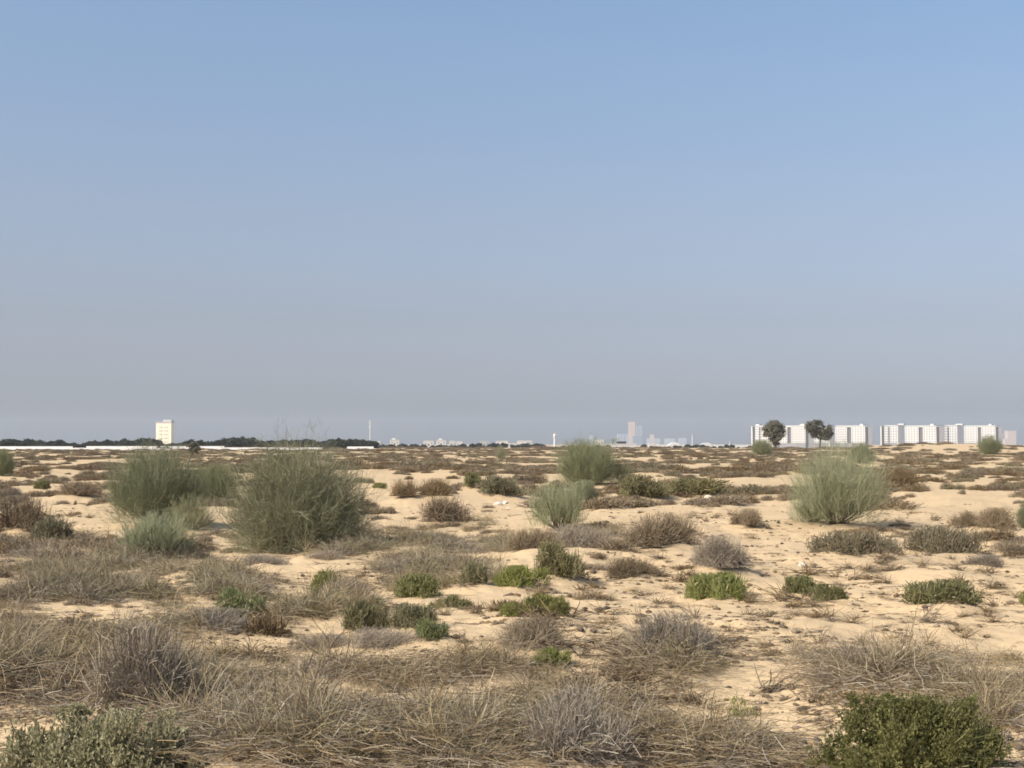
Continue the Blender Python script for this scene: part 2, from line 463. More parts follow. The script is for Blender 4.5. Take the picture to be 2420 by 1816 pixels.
def mesh_lowgreen(seed, Rr, Hh, mat, clumps=75, per=42, tw=0.006, name='low_green_shrub', nl=8, short=1.0):
    """low cushion of crowded short stubby twigs"""
    g = np.random.default_rng(seed)
    mb = MB()
    lc, lr, lh = lobes(g, nl, Rr, Hh)
    li = g.integers(0, nl, clumps)
    c = rand_dirs(clumps, g, 0.02, 1.0)
    f = g.uniform(0.55, 0.95, clumps)
    C = np.stack([lc[li, 0]+c[:, 0]*lr[li]*f, lc[li, 1]+c[:, 1]*lr[li]*f, c[:, 2]*lh[li]*f], -1)
    N = clumps*per
    mi = np.repeat(np.arange(clumps), per)
    spread_ = g.uniform(0.06, 0.13, clumps)[mi][:, None]
    o = C[mi] + g.normal(size=(N, 3))*np.array([1, 1, 0.7])*spread_*Rr
    o[:, 2] = np.maximum(o[:, 2], 0.0)
    d = norm(c[mi]*np.array([0.7, 0.7, 0.4]) + 0.75*g.normal(size=(N, 3)) + np.array([0, 0, 0.6]))
    L = g.uniform(0.09, 0.24, N)*Hh*short
    ct = g.beta(2.2, 2.2, clumps)
    tint = np.clip(0.55*ct[mi] + 0.40*g.uniform(0, 1, N), 0, 0.9)
    tint[g.uniform(size=N) < 0.07] = 1.0                        # dead twigs among the live ones
    P = strands(o, d, L, np.zeros((N, 3)), 3, g, 0.14)
    ribbons(mb, P, np.array([1, 1.15, 0.7])[None]*tw*g.uniform(0.7, 1.4, N)[:, None], tint, g)
    ns = clumps*2
    si = g.integers(0, clumps, ns)
    o = g.normal(size=(ns, 3))*np.array([0.2*Rr, 0.2*Rr, 0]); e = C[si] + g.normal(size=(ns, 3))*0.05*Rr
    dd = e-o; LL = np.linalg.norm(dd, axis=1)
    ribbons(mb, strands(o, norm(dd), LL, np.zeros((ns, 3)), 4, g, 0.06), np.full((ns, 4), tw*0.8), g.uniform(0, 0.5, ns), g)
    mb.fit(Rr, Hh)
    return mb.mesh(name, mat)

def mesh_leafy(seed, Rr, Hh, mat, clumps=130, per=70, leaf=0.013, twigmat=None, squash=1.0):
    """dense bush of small round leaves on thin twigs -> (stems, foliage)"""
    g = np.random.default_rng(seed)
    st, fo = MB(), MB()
    c = rand_dirs(clumps, g, 0.0, 1.0)
    nl = 11
    lc, lr, lh = lobes(g, nl, Rr, Hh)
    li = g.integers(0, nl, clumps); f = g.uniform(0.45, 0.98, clumps)
    C = np.stack([lc[li, 0]*1.1+c[:, 0]*lr[li]*0.8*f, lc[li, 1]*1.1+c[:, 1]*lr[li]*0.8*f, c[:, 2]*lh[li]*f], -1)
    o = g.normal(size=(clumps, 3))*np.array([0.10*Rr, 0.10*Rr, 0])
    dd = C-o; LL = np.linalg.norm(dd, axis=1)
    P = strands(o, norm(dd), LL, np.tile([0, 0, -0.05], (clumps, 1)), 5, g, 0.05)
    for i in range(clumps):
        st.tube(P[i], np.linspace(0.004, 0.002, 5), 3, g.uniform(0, 1))
    ns = clumps*6
    mi = np.repeat(np.arange(clumps), 6)
    d2 = norm(c[mi] + 0.8*g.normal(size=(ns, 3)) + np.array([0, 0, 0.5]))
    L2 = g.uniform(0.10, 0.24, ns)*Hh
    P2 = strands(P[mi, -2], d2, L2, np.zeros((ns, 3)), 4, g, 0.08)
    ribbons(st, P2, np.full((ns, 4), 0.0025), g.uniform(0, 1, ns), g)
    n = ns*max(1, per//6)
    mi = np.repeat(np.arange(ns), max(1, per//6)); t = g.uniform(0.1, 1, n)*3
    k = np.minimum(t.astype(int), 2); f = (t-k)[:, None]
    p = P2[mi, k]*(1-f)+P2[mi, k+1]*f + g.normal(size=(n, 3))*leaf*0.6
    p[:, 2] = np.maximum(p[:, 2], 0.005)
    D = norm(d2[mi] + 0.9*g.normal(size=(n, 3)))
    ct = np.clip(0.5*g.beta(2, 2, nl)[li]+0.5*g.beta(2, 2, clumps), 0, 1)[mi//6]
    tint = np.clip(0.45*ct+0.55*g.uniform(0, 1, n), 0, 1)
    leaves(fo, p, D, leaf*g.uniform(0.7, 1.3, n), leaf*0.8*g.uniform(0.7, 1.2, n), tint, g)
    fo.fit(Rr, Hh, (st,))
    return st.mesh('stems', twigmat or M['greytwig']), fo.mesh('foliage', mat)

def mesh_grass(seed, Rr, Ll, n, mat, tilt=1.25, droop=0.35, w=0.0034, lying=0.3, name='dry_grass_tuft'):
    """tuft of arching dead blades with broken ones lying round it"""
    g = np.random.default_rng(seed)
    mb = MB()
    az = g.uniform(0, 2*np.pi, n); tl = np.abs(g.normal(0, 0.55, n))*tilt
    tl = np.clip(tl, 0, 1.5)
    rr = Rr*np.sqrt(g.uniform(0, 1, n)); a2 = g.uniform(0, 2*np.pi, n)
    o = np.stack([rr*np.cos(a2), rr*np.sin(a2), np.full(n, -0.01)], -1)
    lean = g.normal(0, 0.22, 2)
    d = norm(np.stack([np.sin(tl)*np.cos(az)+lean[0], np.sin(tl)*np.sin(az)+lean[1], np.cos(tl)+0.05], -1))
    L = Ll*g.gamma(5, 0.2, n).clip(0.25, 1.7)
    b = np.stack([0.2*np.cos(az), 0.2*np.sin(az), -droop*g.uniform(0.0, 1.8, n)], -1)
    P = strands(o, d, L, b, 5, g, 0.095)
    P[..., 2] = np.maximum(P[..., 2], 0.004+g.uniform(0, 0.015, n)[:, None])
    W = np.array([1, 1, 0.9, 0.7, 0.35])[None]*w*g.uniform(0.6, 1.35, n)[:, None]
    ribbons(mb, P, W, np.clip(g.beta(2, 2.4, n)+0.0, 0, 1), g)
    m = int(n*lying)
    if m:
        az = g.uniform(0, 2*np.pi, m)
        o = np.stack([g.normal(0, Rr*1.0, m), g.normal(0, Rr*1.0, m), g.uniform(0.004, 0.06, m)], -1)
        d = norm(np.stack([np.cos(az), np.sin(az), g.normal(0.05, 0.22, m)], -1))
        P = strands(o, d, Ll*g.uniform(0.4, 1.0, m), np.stack([g.normal(0, .2, m), g.normal(0, .2, m), g.normal(-.05, .05, m)], -1), 4, g, 0.05)
        P[..., 2] = np.maximum(P[..., 2], 0.003)
        ribbons(mb, P, np.full((m, 4), w*0.85), g.beta(2, 3, m), g)
    return mb.mesh(name, mat)

def mesh_drymound(seed, Rr, Hh, mat, n=1300, w=0.0035, stalks=0, name='dry_twig_mound', nl=6, loose=0.5):
    """irregular low heap of tangled fine dead twigs"""
    g = np.random.default_rng(seed)
    mb = MB()
    lc, lr, lh = lobes(g, nl, Rr, Hh)
    li = g.integers(0, nl, n)
    c = rand_dirs(n, g, 0.0, 1.0)
    f = g.uniform(0.1, 0.85, n)
    o = np.stack([lc[li, 0]+c[:, 0]*lr[li]*f, lc[li, 1]+c[:, 1]*lr[li]*f, c[:, 2]*lh[li]*f], -1)
    lean = g.normal(0, 0.25, (nl, 3))*np.array([1, 1, 0.2])
    d = norm(c*np.array([0.9, 0.9, 0.6]) + (0.4+loose*0.6)*g.normal(size=(n, 3)) + lean[li] + np.array([0, 0, 0.2]))
    L = g.uniform(0.15, 0.5, n)*Hh
    P = strands(o, d, L, np.stack([np.zeros(n), np.zeros(n), -0.25*g.uniform(0, 1, n)], -1), 4, g, 0.11)
    P[..., 2] = np.maximum(P[..., 2], 0.0)
    lt = g.uniform(-0.15, 0.15, nl)
    ribbons(mb, P, np.array([1, 1, .8, .5])[None]*w*g.uniform(0.6, 1.3, n)[:, None], np.clip(g.beta(2, 2.6, n)+lt[li], 0, 0.93), g)
    m = n//6
    li = g.integers(0, nl, m)
    az = g.uniform(0, 2*np.pi, m); tl = g.uniform(0, 1.3, m)
    d = np.stack([np.sin(tl)*np.cos(az), np.sin(tl)*np.sin(az), np.cos(tl)], -1)
    ext = 1/np.sqrt((np.sin(tl)/lr[li])**2+(np.cos(tl)/lh[li])**2)
    o = np.concatenate([lc[li], np.zeros((m, 1))], 1)*0.8 + g.normal(size=(m, 3))*[0.1*Rr, 0.1*Rr, 0]
    P = strands(o, d, ext*g.uniform(0.8, 1.2, m), np.tile([0, 0, -0.08], (m, 1)), 5, g, 0.07)
    P[..., 2] = np.maximum(P[..., 2], 0.0)
    ribbons(mb, P, np.linspace(1.4, 0.6, 5)[None]*w*np.ones((m, 1)), g.beta(2, 2.4, m), g)
    mb.fit(Rr, Hh)
    if stalks:
        az = g.uniform(0, 2*np.pi, stalks); tl = g.uniform(0.1, 1.1, stalks)
        d = np.stack([np.sin(tl)*np.cos(az), np.sin(tl)*np.sin(az), np.cos(tl)], -1)
        P = strands(g.normal(size=(stalks, 3))*[0.3*Rr, 0.3*Rr, 0], d, g.uniform(0.7, 1.15, stalks)*Hh*1.1, np.stack([.3*np.cos(az), .3*np.sin(az), np.full(stalks, -.45)], -1), 6, g, 0.04)
        P[..., 2] = np.maximum(P[..., 2], 0.0)
        ribbons(mb, P, np.full((stalks, 6), w*1.3), np.full(stalks, 0.97), g)
    return mb.mesh(name, mat)

def mesh_tree(seed, Hh, blobs, trunk, limbs, mat, nleaf=2600, leaf=0.32, tr=0.16):
    """blobs: (x, y, z, rx, rz) crown lobes; -> (trunk, crown)"""
    g = np.random.default_rng(seed)
    tk, cr_ = MB(), MB()
    tk.tube(trunk, np.linspace(tr, tr*0.6, len(trunk)), 8)
    top = np.array(trunk[-1])
    for b in blobs:
        e = np.array(b[:3]); mid = (top+e)/2 + g.normal(size=3)*0.2
        tk.tube([top, mid, e], [tr*0.5, tr*0.3, tr*0.1], 5)
    vol = np.array([b[3]**2*b[4] for b in blobs]); vol = vol/vol.sum()
    bi = g.choice(len(blobs), nleaf, p=vol)
    B = np.array(blobs)[bi]
    # leaf clumps inside each lobe
    ncl = 22
    cd = rand_dirs(len(blobs)*ncl, g, -0.8, 1.0).reshape(len(blobs), ncl, 3)
    cl = g.integers(0, ncl, nleaf)
    dirs = cd[bi, cl]; rad = g.uniform(0.55, 1.0, nleaf)
    p = B[:, :3] + dirs*np.stack([B[:, 3], B[:, 3], B[:, 4]], -1)*rad[:, None]*0.9 + g.normal(size=(nleaf, 3))*np.stack([B[:, 3], B[:, 3], B[:, 4]], -1)*0.13
    ct = g.beta(2, 2, (len(blobs), ncl))[bi, cl]
    tint = np.clip(0.5*ct+0.5*g.uniform(0, 1, nleaf), 0, 1)
    leaves(cr_, p, g.normal(size=(nleaf, 3)), leaf*g.uniform(.7, 1.3, nleaf), leaf*.7*g.uniform(.7, 1.3, nleaf), tint, g)
    return tk.mesh('trunk', M['bark'], True), cr_.mesh('crown', mat)

def mesh_rock(seed, r, mat, flat=0.6, name='stone'):
    import bmesh
    g = np.random.default_rng(seed)
    bm = bmesh.new(); bmesh.ops.create_icosphere(bm, subdivisions=2, radius=r)
    for v in bm.verts:
        k = 1 + 0.35*float(gnoise(np.array(v.co.x/r*1.3+seed*3.1), np.array(v.co.y/r*1.3+v.co.z/r*1.1), 8))
        v.co = Vector((v.co.x*k*g.uniform(.94, 1.06), v.co.y*k, v.co.z*k*flat))
    me = bpy.data.meshes.new(name); bm.to_mesh(me); bm.free(); me.materials.append(mat)
    return me

# ------------------------------------------------------------------ plants named one by one: photo base point (x, y), width, height on the 2212 grid
PLANTS = []      # (kind, px, py, w, h, label, name, category, group)
def plant(kind, px, py, w, h, label, name, cat='shrub', group=None):
    PLANTS.append((kind, px, py, w, h, label, name, cat, group))

# tall broom bushes
plant('broom', 338, 1135, 222, 168, 'dense dark green broom bush left of the biggest bush', 'broom_bush')
plant('broompale', 340, 1210, 195, 96, 'pale grey-green broom bush in front of the dark green one on the left', 'broom_bush')
plant('broomlow', 415, 1150, 110, 80, 'low olive broom bush tucked between the two large left bushes', 'broom_bush')
plant('broombig', 645, 1195, 318, 230, 'biggest broom bush, half dry, with thin wisps rising above the horizon', 'broom_bush')
plant('broom', 462, 1092, 116, 84, 'small green broom bush seen behind between the two large left bushes', 'broom_bush')
plant('broom', 1272, 1050, 146, 100, 'round dark green broom bush crossing the horizon near the middle', 'broom_bush')
plant('broomlow', 1345, 1048, 60, 50, 'low green broom bush at the right foot of the round horizon bush', 'broom_bush')
plant('broompale', 1205, 1152, 140, 108, 'pale green upright broom bush in the centre on the sand', 'broom_bush')
plant('broom', 1262, 1100, 62, 58, 'small fresh green broom bush just behind the pale central one', 'broom_bush')
plant('broomright', 1812, 1142, 236, 180, 'large pale green broom bush standing below the second dark tree', 'broom_bush')
plant('broompale', 1760, 1140, 120, 60, 'low pale broom growth at the left foot of the large right bush', 'broom_bush')
plant('broom', 1860, 1002, 60, 46, 'dark green bush behind the top of the large right broom bush', 'broom_bush')
plant('broom', 2, 1030, 60, 60, 'green broom bush cut by the left picture edge', 'broom_bush')
plant('broom', 2138, 982, 54, 42, 'rounded green bush before the rightmost white apartment block', 'broom_bush')
plant('broom', 1646, 984, 52, 34, 'low green bush at the left foot of the egg-shaped dark tree', 'broom_bush')
plant('broomlow', 1083, 996, 36, 34, 'small grey-green round bush alone on the far middle sand', 'broom_bush')
plant('broom', 2216, 1145, 40, 60, 'green bush cut by the right picture edge above the sand', 'broom_bush')

# fresh green low shrubs
plant('green', 905, 1298, 98, 46, 'green cushion shrub with a rounded top left of the centre', 'green_shrub')
plant('dullgreen', 975, 1315, 92, 27, 'dull green low shrub below the left central cushion', 'green_shrub')
plant('olive', 1025, 1277, 68, 42, 'olive dry-tipped shrub between the two bright green cushions', 'olive_shrub')
plant('bright', 1124, 1279, 112, 39, 'brightest green flat cushion shrub in the middle', 'green_shrub')
plant('olive', 1210, 1264, 112, 66, 'tall olive shrub leaning against the grey hummock', 'olive_shrub')
plant('bright', 1104, 1337, 56, 28, 'small bright green shrub, left one of the touching pair', 'green_shrub')
plant('green', 1178, 1338, 96, 38, 'green shrub with dry stalks, right one of the touching pair', 'green_shrub')
plant('bright', 1548, 1301, 146, 52, 'large green cushion below a grey dome shrub on the right sand', 'green_shrub')
plant('green', 1730, 1291, 72, 35, 'dark green shrub joined to an olive one, upper left half', 'green_shrub')
plant('dullgreen', 1790, 1303, 88, 33, 'olive-green shrub joined to a dark one, lower right half', 'green_shrub')
plant('dullgreen', 2033, 1323, 164, 48, 'wide olive-green cushion shrub alone on the sand at right', 'green_shrub')
plant('green', 2220, 1314, 40, 30, 'green shrub clipped by the right edge beside the wide cushion', 'green_shrub')
plant('palegreen', 520, 1340, 104, 54, 'pale green shrub threaded with dry blades on the left', 'green_shrub')
plant('green', 700, 1298, 78, 46, 'narrow upright green shrub beside a grey dry mound', 'green_shrub')
plant('bright', 1195, 1447, 92, 41, 'green shrub poking through the dry grass in the lower middle', 'green_shrub')
plant('palegreen', 932, 1402, 86, 36, 'faded green shrub among grey twigs left of the sand patch', 'green_shrub')
plant('olive', 785, 1372, 112, 58, 'olive shrub in dry grass, left of two', 'olive_shrub')
plant('olive', 892, 1372, 112, 46, 'olive shrub at the sand patch edge, right of two', 'olive_shrub')
plant('sprig', 1600, 1542, 70, 40, 'sparse fresh green sprig on the sand near the lower right', 'green_sprig', 'plant')
plant('green', 820, 1060, 34, 11, 'tiny bright green shrub right of the biggest broom bush', 'green_shrub')
plant('dullgreen', 1020, 1062, 46, 27, 'dull green shrub beyond the white stones', 'green_shrub')
plant('olive', 1080, 1078, 90, 36, 'olive shrub behind the heap of white stones', 'olive_shrub')
plant('leafy', 1972, 1685, 420, 152, 'big leafy dark green bush in the bottom right corner', 'leafy_bush')
plant('leafgrey', 215, 1690, 430, 135, 'grey-green small-leaved bush in the bottom left corner', 'leafy_bush')
plant('olive', 110, 1182, 86, 50, 'narrow olive shrub beside the brown one on the left edge', 'olive_shrub')
plant('dullgreen', 90, 1062, 36, 16, 'small green shrub far left on the brown plain', 'green_shrub')
plant('olive', 1500, 1082, 170, 34, 'long low olive shrub bank right of the horizon bush', 'olive_shrub')
plant('olive', 1390, 1085, 110, 44, 'dark olive shrub bank at the foot of the horizon bush', 'olive_shrub')

# grey and brown dry shrubs
plant('brown', 50, 1165, 120, 61, 'brown dry shrub at the left edge of the plain', 'dry_shrub')
plant('brown', 960, 1138, 110, 49, 'brown dry shrub around the short dark stake', 'dry_shrub')
plant('greybrown', 1430, 1202, 179, 65, 'large grey-brown dry shrub right of the central hummock', 'dry_shrub')
plant('grey', 1560, 1246, 127, 60, 'grey dome shrub right behind the large green cushion', 'dry_shrub')
plant('greybrown', 1612, 1142, 69, 32, 'small round dry shrub alone left of the large right broom bush', 'dry_shrub')
plant('oliveflat', 1850, 1206, 216, 45, 'long flat grey-olive shrub below the large right broom bush', 'dry_shrub')
plant('oliveflat', 2036, 1206, 186, 52, 'wide grey-olive shrub right of the long flat one', 'dry_shrub')
plant('grey', 2122, 1232, 99, 24, 'low grey dry shrub on the right sand', 'dry_shrub')
plant('greybrown', 2150, 1154, 119, 42, 'grey-brown shrub near the right edge behind the sand', 'dry_shrub')
plant('grey', 1255, 1204, 162, 51, 'grey dome shrub crowning the central sand hummock', 'dry_shrub')
plant('greybrown', 1150, 1222, 119, 42, 'grey-brown shrub on the left shoulder of the central hummock', 'dry_shrub')
plant('greybrown', 1362, 1258, 104, 36, 'low pinkish grey dry shrub below the central hummock', 'dry_shrub')
plant('grey', 742, 1304, 121, 34, 'grey dry mound at the foot of the narrow green shrub', 'dry_shrub')
plant('greystalk', 312, 1568, 260, 165, 'big grey twig mound in the lower left with bent pale stalks', 'dry_shrub')
plant('grey', 1470, 1430, 181, 78, 'grey dome mound at the upper edge of the dry grass, centre right', 'dry_shrub')
plant('greybrown', 1150, 1412, 216, 56, 'grey-brown twig mound spreading over the middle grass', 'dry_shrub')
plant('greystalk', 1245, 1662, 230, 125, 'grey mound with arching pale stems at the bottom centre', 'dry_shrub')
plant('grey', 830, 1408, 184, 36, 'low grey twig bank left of the faded green shrub', 'dry_shrub')
plant('grey', 440, 1378, 238, 42, 'grey twig bank along the left grass line', 'dry_shrub')
plant('grey', 700, 1408, 162, 34, 'dark grey twig heap above the left sand hollow', 'dry_shrub')
plant('brown', 870, 1085, 60, 34, 'brown dry shrub on the sand slope right of the biggest bush', 'dry_shrub')
plant('brown', 940, 1078, 90, 34, 'reddish brown dry shrub left of the white stones', 'dry_shrub')
plant('grey', 570, 1228, 119, 24, 'dark grey flat shrub on the sand below the biggest bush', 'dry_shrub')
plant('grey', 700, 1215, 97, 19, 'dark streak of grey shrub right below the biggest bush', 'dry_shrub')
plant('brown', 170, 1078, 110, 27, 'brown shrub left of the dark green broom bush', 'dry_shrub')
plant('brown', 2090, 1150, 90, 29, 'brownish shrub above the wide grey-olive one', 'dry_shrub')
plant('brown', 1930, 1060, 140, 34, 'brown shrub bank right of the large right broom bush', 'dry_shrub')
plant('grey', 20, 1085, 65, 24, 'greyish shrub near the left edge in front of bare sand', 'dry_shrub')

_xy = [(p[1], p[2]) for p in PLANTS]
gx, gy, gd = ground([a for a, _ in _xy], [b for _, b in _xy])
HERO = []
for p, x, y, d in zip(PLANTS, gx, gy, gd):
    wm, hm = p[3]*d/FD, p[4]*d/FD
    HERO.append((p, x, y, wm, hm))
    broomy = p[0].startswith('broom')
    splat(mound, x, y, wm*0.55, (0.05 if broomy else 0.34*hm)*(1.0 if d < 60 else 0.5)*min(1.0, d/14))
    splat(litter, x, y, wm*0.5, 0.9)
splat(mound, *[float(v[0]) for v in ground(1230, 1225)[:2]], 0.95, 0.26)

# ------------------------------------------------------------------ dry grass bands: ellipses on the photo (x, y, rx, ry, count, kind)
BANDS = [
    ('bank of dry grass along the left edge', 'grass', [(130, 1420, 190, 60, 95), (60, 1490, 160, 45, 60), (380, 1400, 190, 40, 60), (40, 1360, 90, 30, 30)]),
    ('dry grass round the left sand hollow', 'grass', [(480, 1470, 190, 50, 80), (660, 1450, 130, 30, 40), (560, 1590, 190, 55, 95), (460, 1540, 120, 50, 50)]),
    ('tangled dry grass along the bottom of the view', 'grass', [(920, 1575, 170, 50, 62), (660, 1642, 230, 36, 75), (1000, 1640, 200, 40, 62), (1330, 1600, 180, 50, 66), (1520, 1630, 150, 40, 52), (1180, 1580, 130, 50, 34)]),
    ('dry grass belt across the lower middle', 'grass', [(960, 1490, 220, 45, 95), (1180, 1490, 190, 45, 75), (1350, 1430, 160, 40, 50), (1430, 1520, 190, 30, 45), (1600, 1440, 200, 30, 45), (1780, 1470, 170, 30, 40), (1640, 1590, 90, 25, 25), (1450, 1475, 210, 40, 55), (1760, 1485, 210, 30, 32), (1560, 1600, 170, 40, 50), (1900, 1455, 160, 25, 14)]),
    ('dry grass along the right edge', 'grass', [(2130, 1480, 110, 55, 55), (2010, 1450, 130, 30, 16), (2170, 1560, 70, 30, 18)]),
    ('grey-olive grass round the biggest bush', 'greygrass', [(980, 1195, 150, 38, 130), (850, 1180, 110, 30, 80), (1110, 1185, 90, 25, 40), (720, 1190, 110, 16, 60), (300, 1225, 230, 22, 70), (240, 1290, 230, 30, 80), (440, 1290, 120, 20, 30), (830, 1280, 110, 22, 25), (640, 1340, 130, 20, 30), (60, 1270, 110, 40, 50), (170, 1170, 90, 20, 20), (900, 1230, 120, 15, 40), (290, 1250, 290, 55, 120), (620, 1275, 190, 40, 70), (300, 1305, 300, 28, 90), (830, 1335, 170, 25, 45), (1000, 1255, 110, 18, 30), (1050, 1150, 60, 20, 20), (1330, 1165, 60, 15, 15), (120, 1195, 130, 20, 40)]),
]
SANDY = [(775, 1535, 115, 52), (630, 1408, 130, 24), (25, 1588, 85, 46), (985, 1398, 150, 34), (1430, 1494, 200, 26), (420, 1408, 80, 16), (1700, 1585, 85, 90), (2190, 1600, 45, 75), (980, 1350, 130, 30), (200, 1372, 190, 12), (300, 1395, 60, 10), (560, 1370, 60, 20), (1250, 1520, 60, 14), (450, 1330, 60, 14), (640, 1300, 80, 20)]
GRASS = []       # (band, mat kind, x, y, d, size)
for bi, (bname, kind, els) in enumerate(BANDS):
    for (cx, cy, rx, ry, n) in els:
        a = rng.uniform(0, 2*np.pi, n); r = np.sqrt(rng.uniform(0, 1, n))
        px = cx + rx*r*np.cos(a); py = cy + ry*r*np.sin(a)
        x, y, d = ground(px, py)
        ok = gnoise(x/0.75, y/0.75, 51) + 0.7*gnoise(x/2.2, y/2.2, 52) > (-0.16 if 'bottom' in bname else -0.04 if kind == 'grass' else -0.05)
        for i in range(n):
            if not ok[i]: continue
            if any(((px[i]-a_)/c_)**2+((py[i]-b_)/d_)**2 < 1 for a_, b_, c_, d_ in SANDY) and rng.uniform() < 0.93: continue
            s = rng.uniform(0.6, 1.3)
            GRASS.append((bi, kind, x[i], y[i], d[i], s))
            splat(mound, x[i], y[i], 0.34, 0.0045*s)
            splat(litter, x[i], y[i], 0.24, 0.16)
# grass that goes on outside the frame
n = 380
x = rng.uniform(-16, 16, n); y = rng.uniform(3.5, 18, n)
for i in range(n):
    if abs(x[i]) < y[i]*0.40 and y[i] > 6.6: continue
    if gnoise(x[i]/3, y[i]/3, 11) < -0.12: continue
    GRASS.append((-1, 'grass', x[i], y[i], 1e3, rng.uniform(.6, 1.2)))
    splat(litter, x[i], y[i], 0.26, 0.30)

# ------------------------------------------------------------------ far low shrubs
FAR = []
def far_scatter(r0, r1, dens, seed, size, thr):
    g = np.random.default_rng(seed)
    ang = R(32)
    n = int(dens*(r1-r0)*2*ang)
    r = g.uniform(r0, r1, n); a = g.uniform(-ang, ang, n)
    x, y = r*np.sin(a), r*np.cos(a)
    clump = gnoise(x/9, y/14, 21) + 0.8*gnoise(x/2.8, y/4, 22)
    keep = clump > thr + g.normal(0, 0.12, n)
    for xi, yi, ri in zip(x[keep], y[keep], r[keep]):
        FAR.append((xi, yi, ri, size*g.gamma(6, 1/6.)))
far_scatter(12, 34, 30.0, 36, 0.15, 0.05)
far_scatter(19, 45, 32.0, 31, 0.22, 0.04)
far_scatter(36, 90, 30.0, 32, 0.36, -0.05)
far_scatter(75, 200, 30.0, 33, 0.52, -0.06)
far_scatter(180, 420, 17.0, 34, 0.80, -0.12)
far_scatter(400, 900, 3.0, 35, 1.8, -0.15)
# keep the bare sand of the photo clear
def project(x, y, z):
    c, s = math.cos(PITCH), math.sin(PITCH)
    zc = z-EYE; dep = y*c + zc*s; up = -y*s + zc*c
    return 1106 + FD*x/dep, 830 - FD*up/dep
BARE = [(1900, 1270, 420, 95), (1600, 1360, 500, 60), (1000, 1110, 150, 30), (1700, 1130, 160, 40), (2080, 1090, 130, 30), (1010, 1350, 180, 30), (130, 1105, 130, 25), (1500, 1120, 170, 25), (600, 1235, 180, 40), (740, 1250, 100, 30)]
def bare(x, y):
    px, py = project(x, y, h0(x, y))
    for cx, cy, rx, ry in BARE:
        if ((px-cx)/rx)**2+((py-cy)/ry)**2 < 1: return True
    return False
FAR = [f for f in FAR if not bare(f[0], f[1]) or (f[3] < 0.25 and rng.uniform() < 0.35)]
for x, y, r, s in FAR:
    if r < 90:
        splat(mound, x, y, s*0.9, 0.10*s)
        splat(litter, x, y, s*0.7, 0.6)

# ------------------------------------------------------------------ ground
def build_ground():
    rr = list(np.linspace(0.0, 7.0, 40)[1:])
    r = 7.0
    while r < 7000:
        r += max(0.02, min(1.5*r*r/5166, 0.02*r))
        rr.append(r)
    rr = np.array(rr)
    a = np.concatenate([np.linspace(-180, -32, 60, endpoint=False), np.linspace(-32, -22.5, 50, endpoint=False),
                        np.linspace(-22.5, 22.5, 520, endpoint=False), np.linspace(22.5, 32, 50, endpoint=False), np.linspace(32, 180, 60, endpoint=False)])
    a = np.radians(a)
    nr, na = len(rr), len(a)
    X = rr[:, None]*np.sin(a)[None]; Y = rr[:, None]*np.cos(a)[None]
    Z = H(X, Y)
    v = np.concatenate([[[0, 0, float(H(0.0, 0.0))]], np.stack([X, Y, Z], -1).reshape(-1, 3)])
    i = np.arange(nr-1)[:, None]; j = np.arange(na)[None]; j2 = (j+1) % na
    q = np.stack(np.broadcast_arrays(1+i*na+j, 1+i*na+j2, 1+(i+1)*na+j2, 1+(i+1)*na+j), -1).reshape(-1, 4)[:, ::-1]
    t = np.stack([np.zeros(na, int), 1+np.arange(na), 1+(np.arange(na)+1) % na], -1)[:, ::-1]
    lit = np.tanh(lookup(litter, v[:, 0], v[:, 1]))
    mb = MB(); mb.add(v, q, lit, tris=t)
    return mb.mesh('sand_ground', None, True)

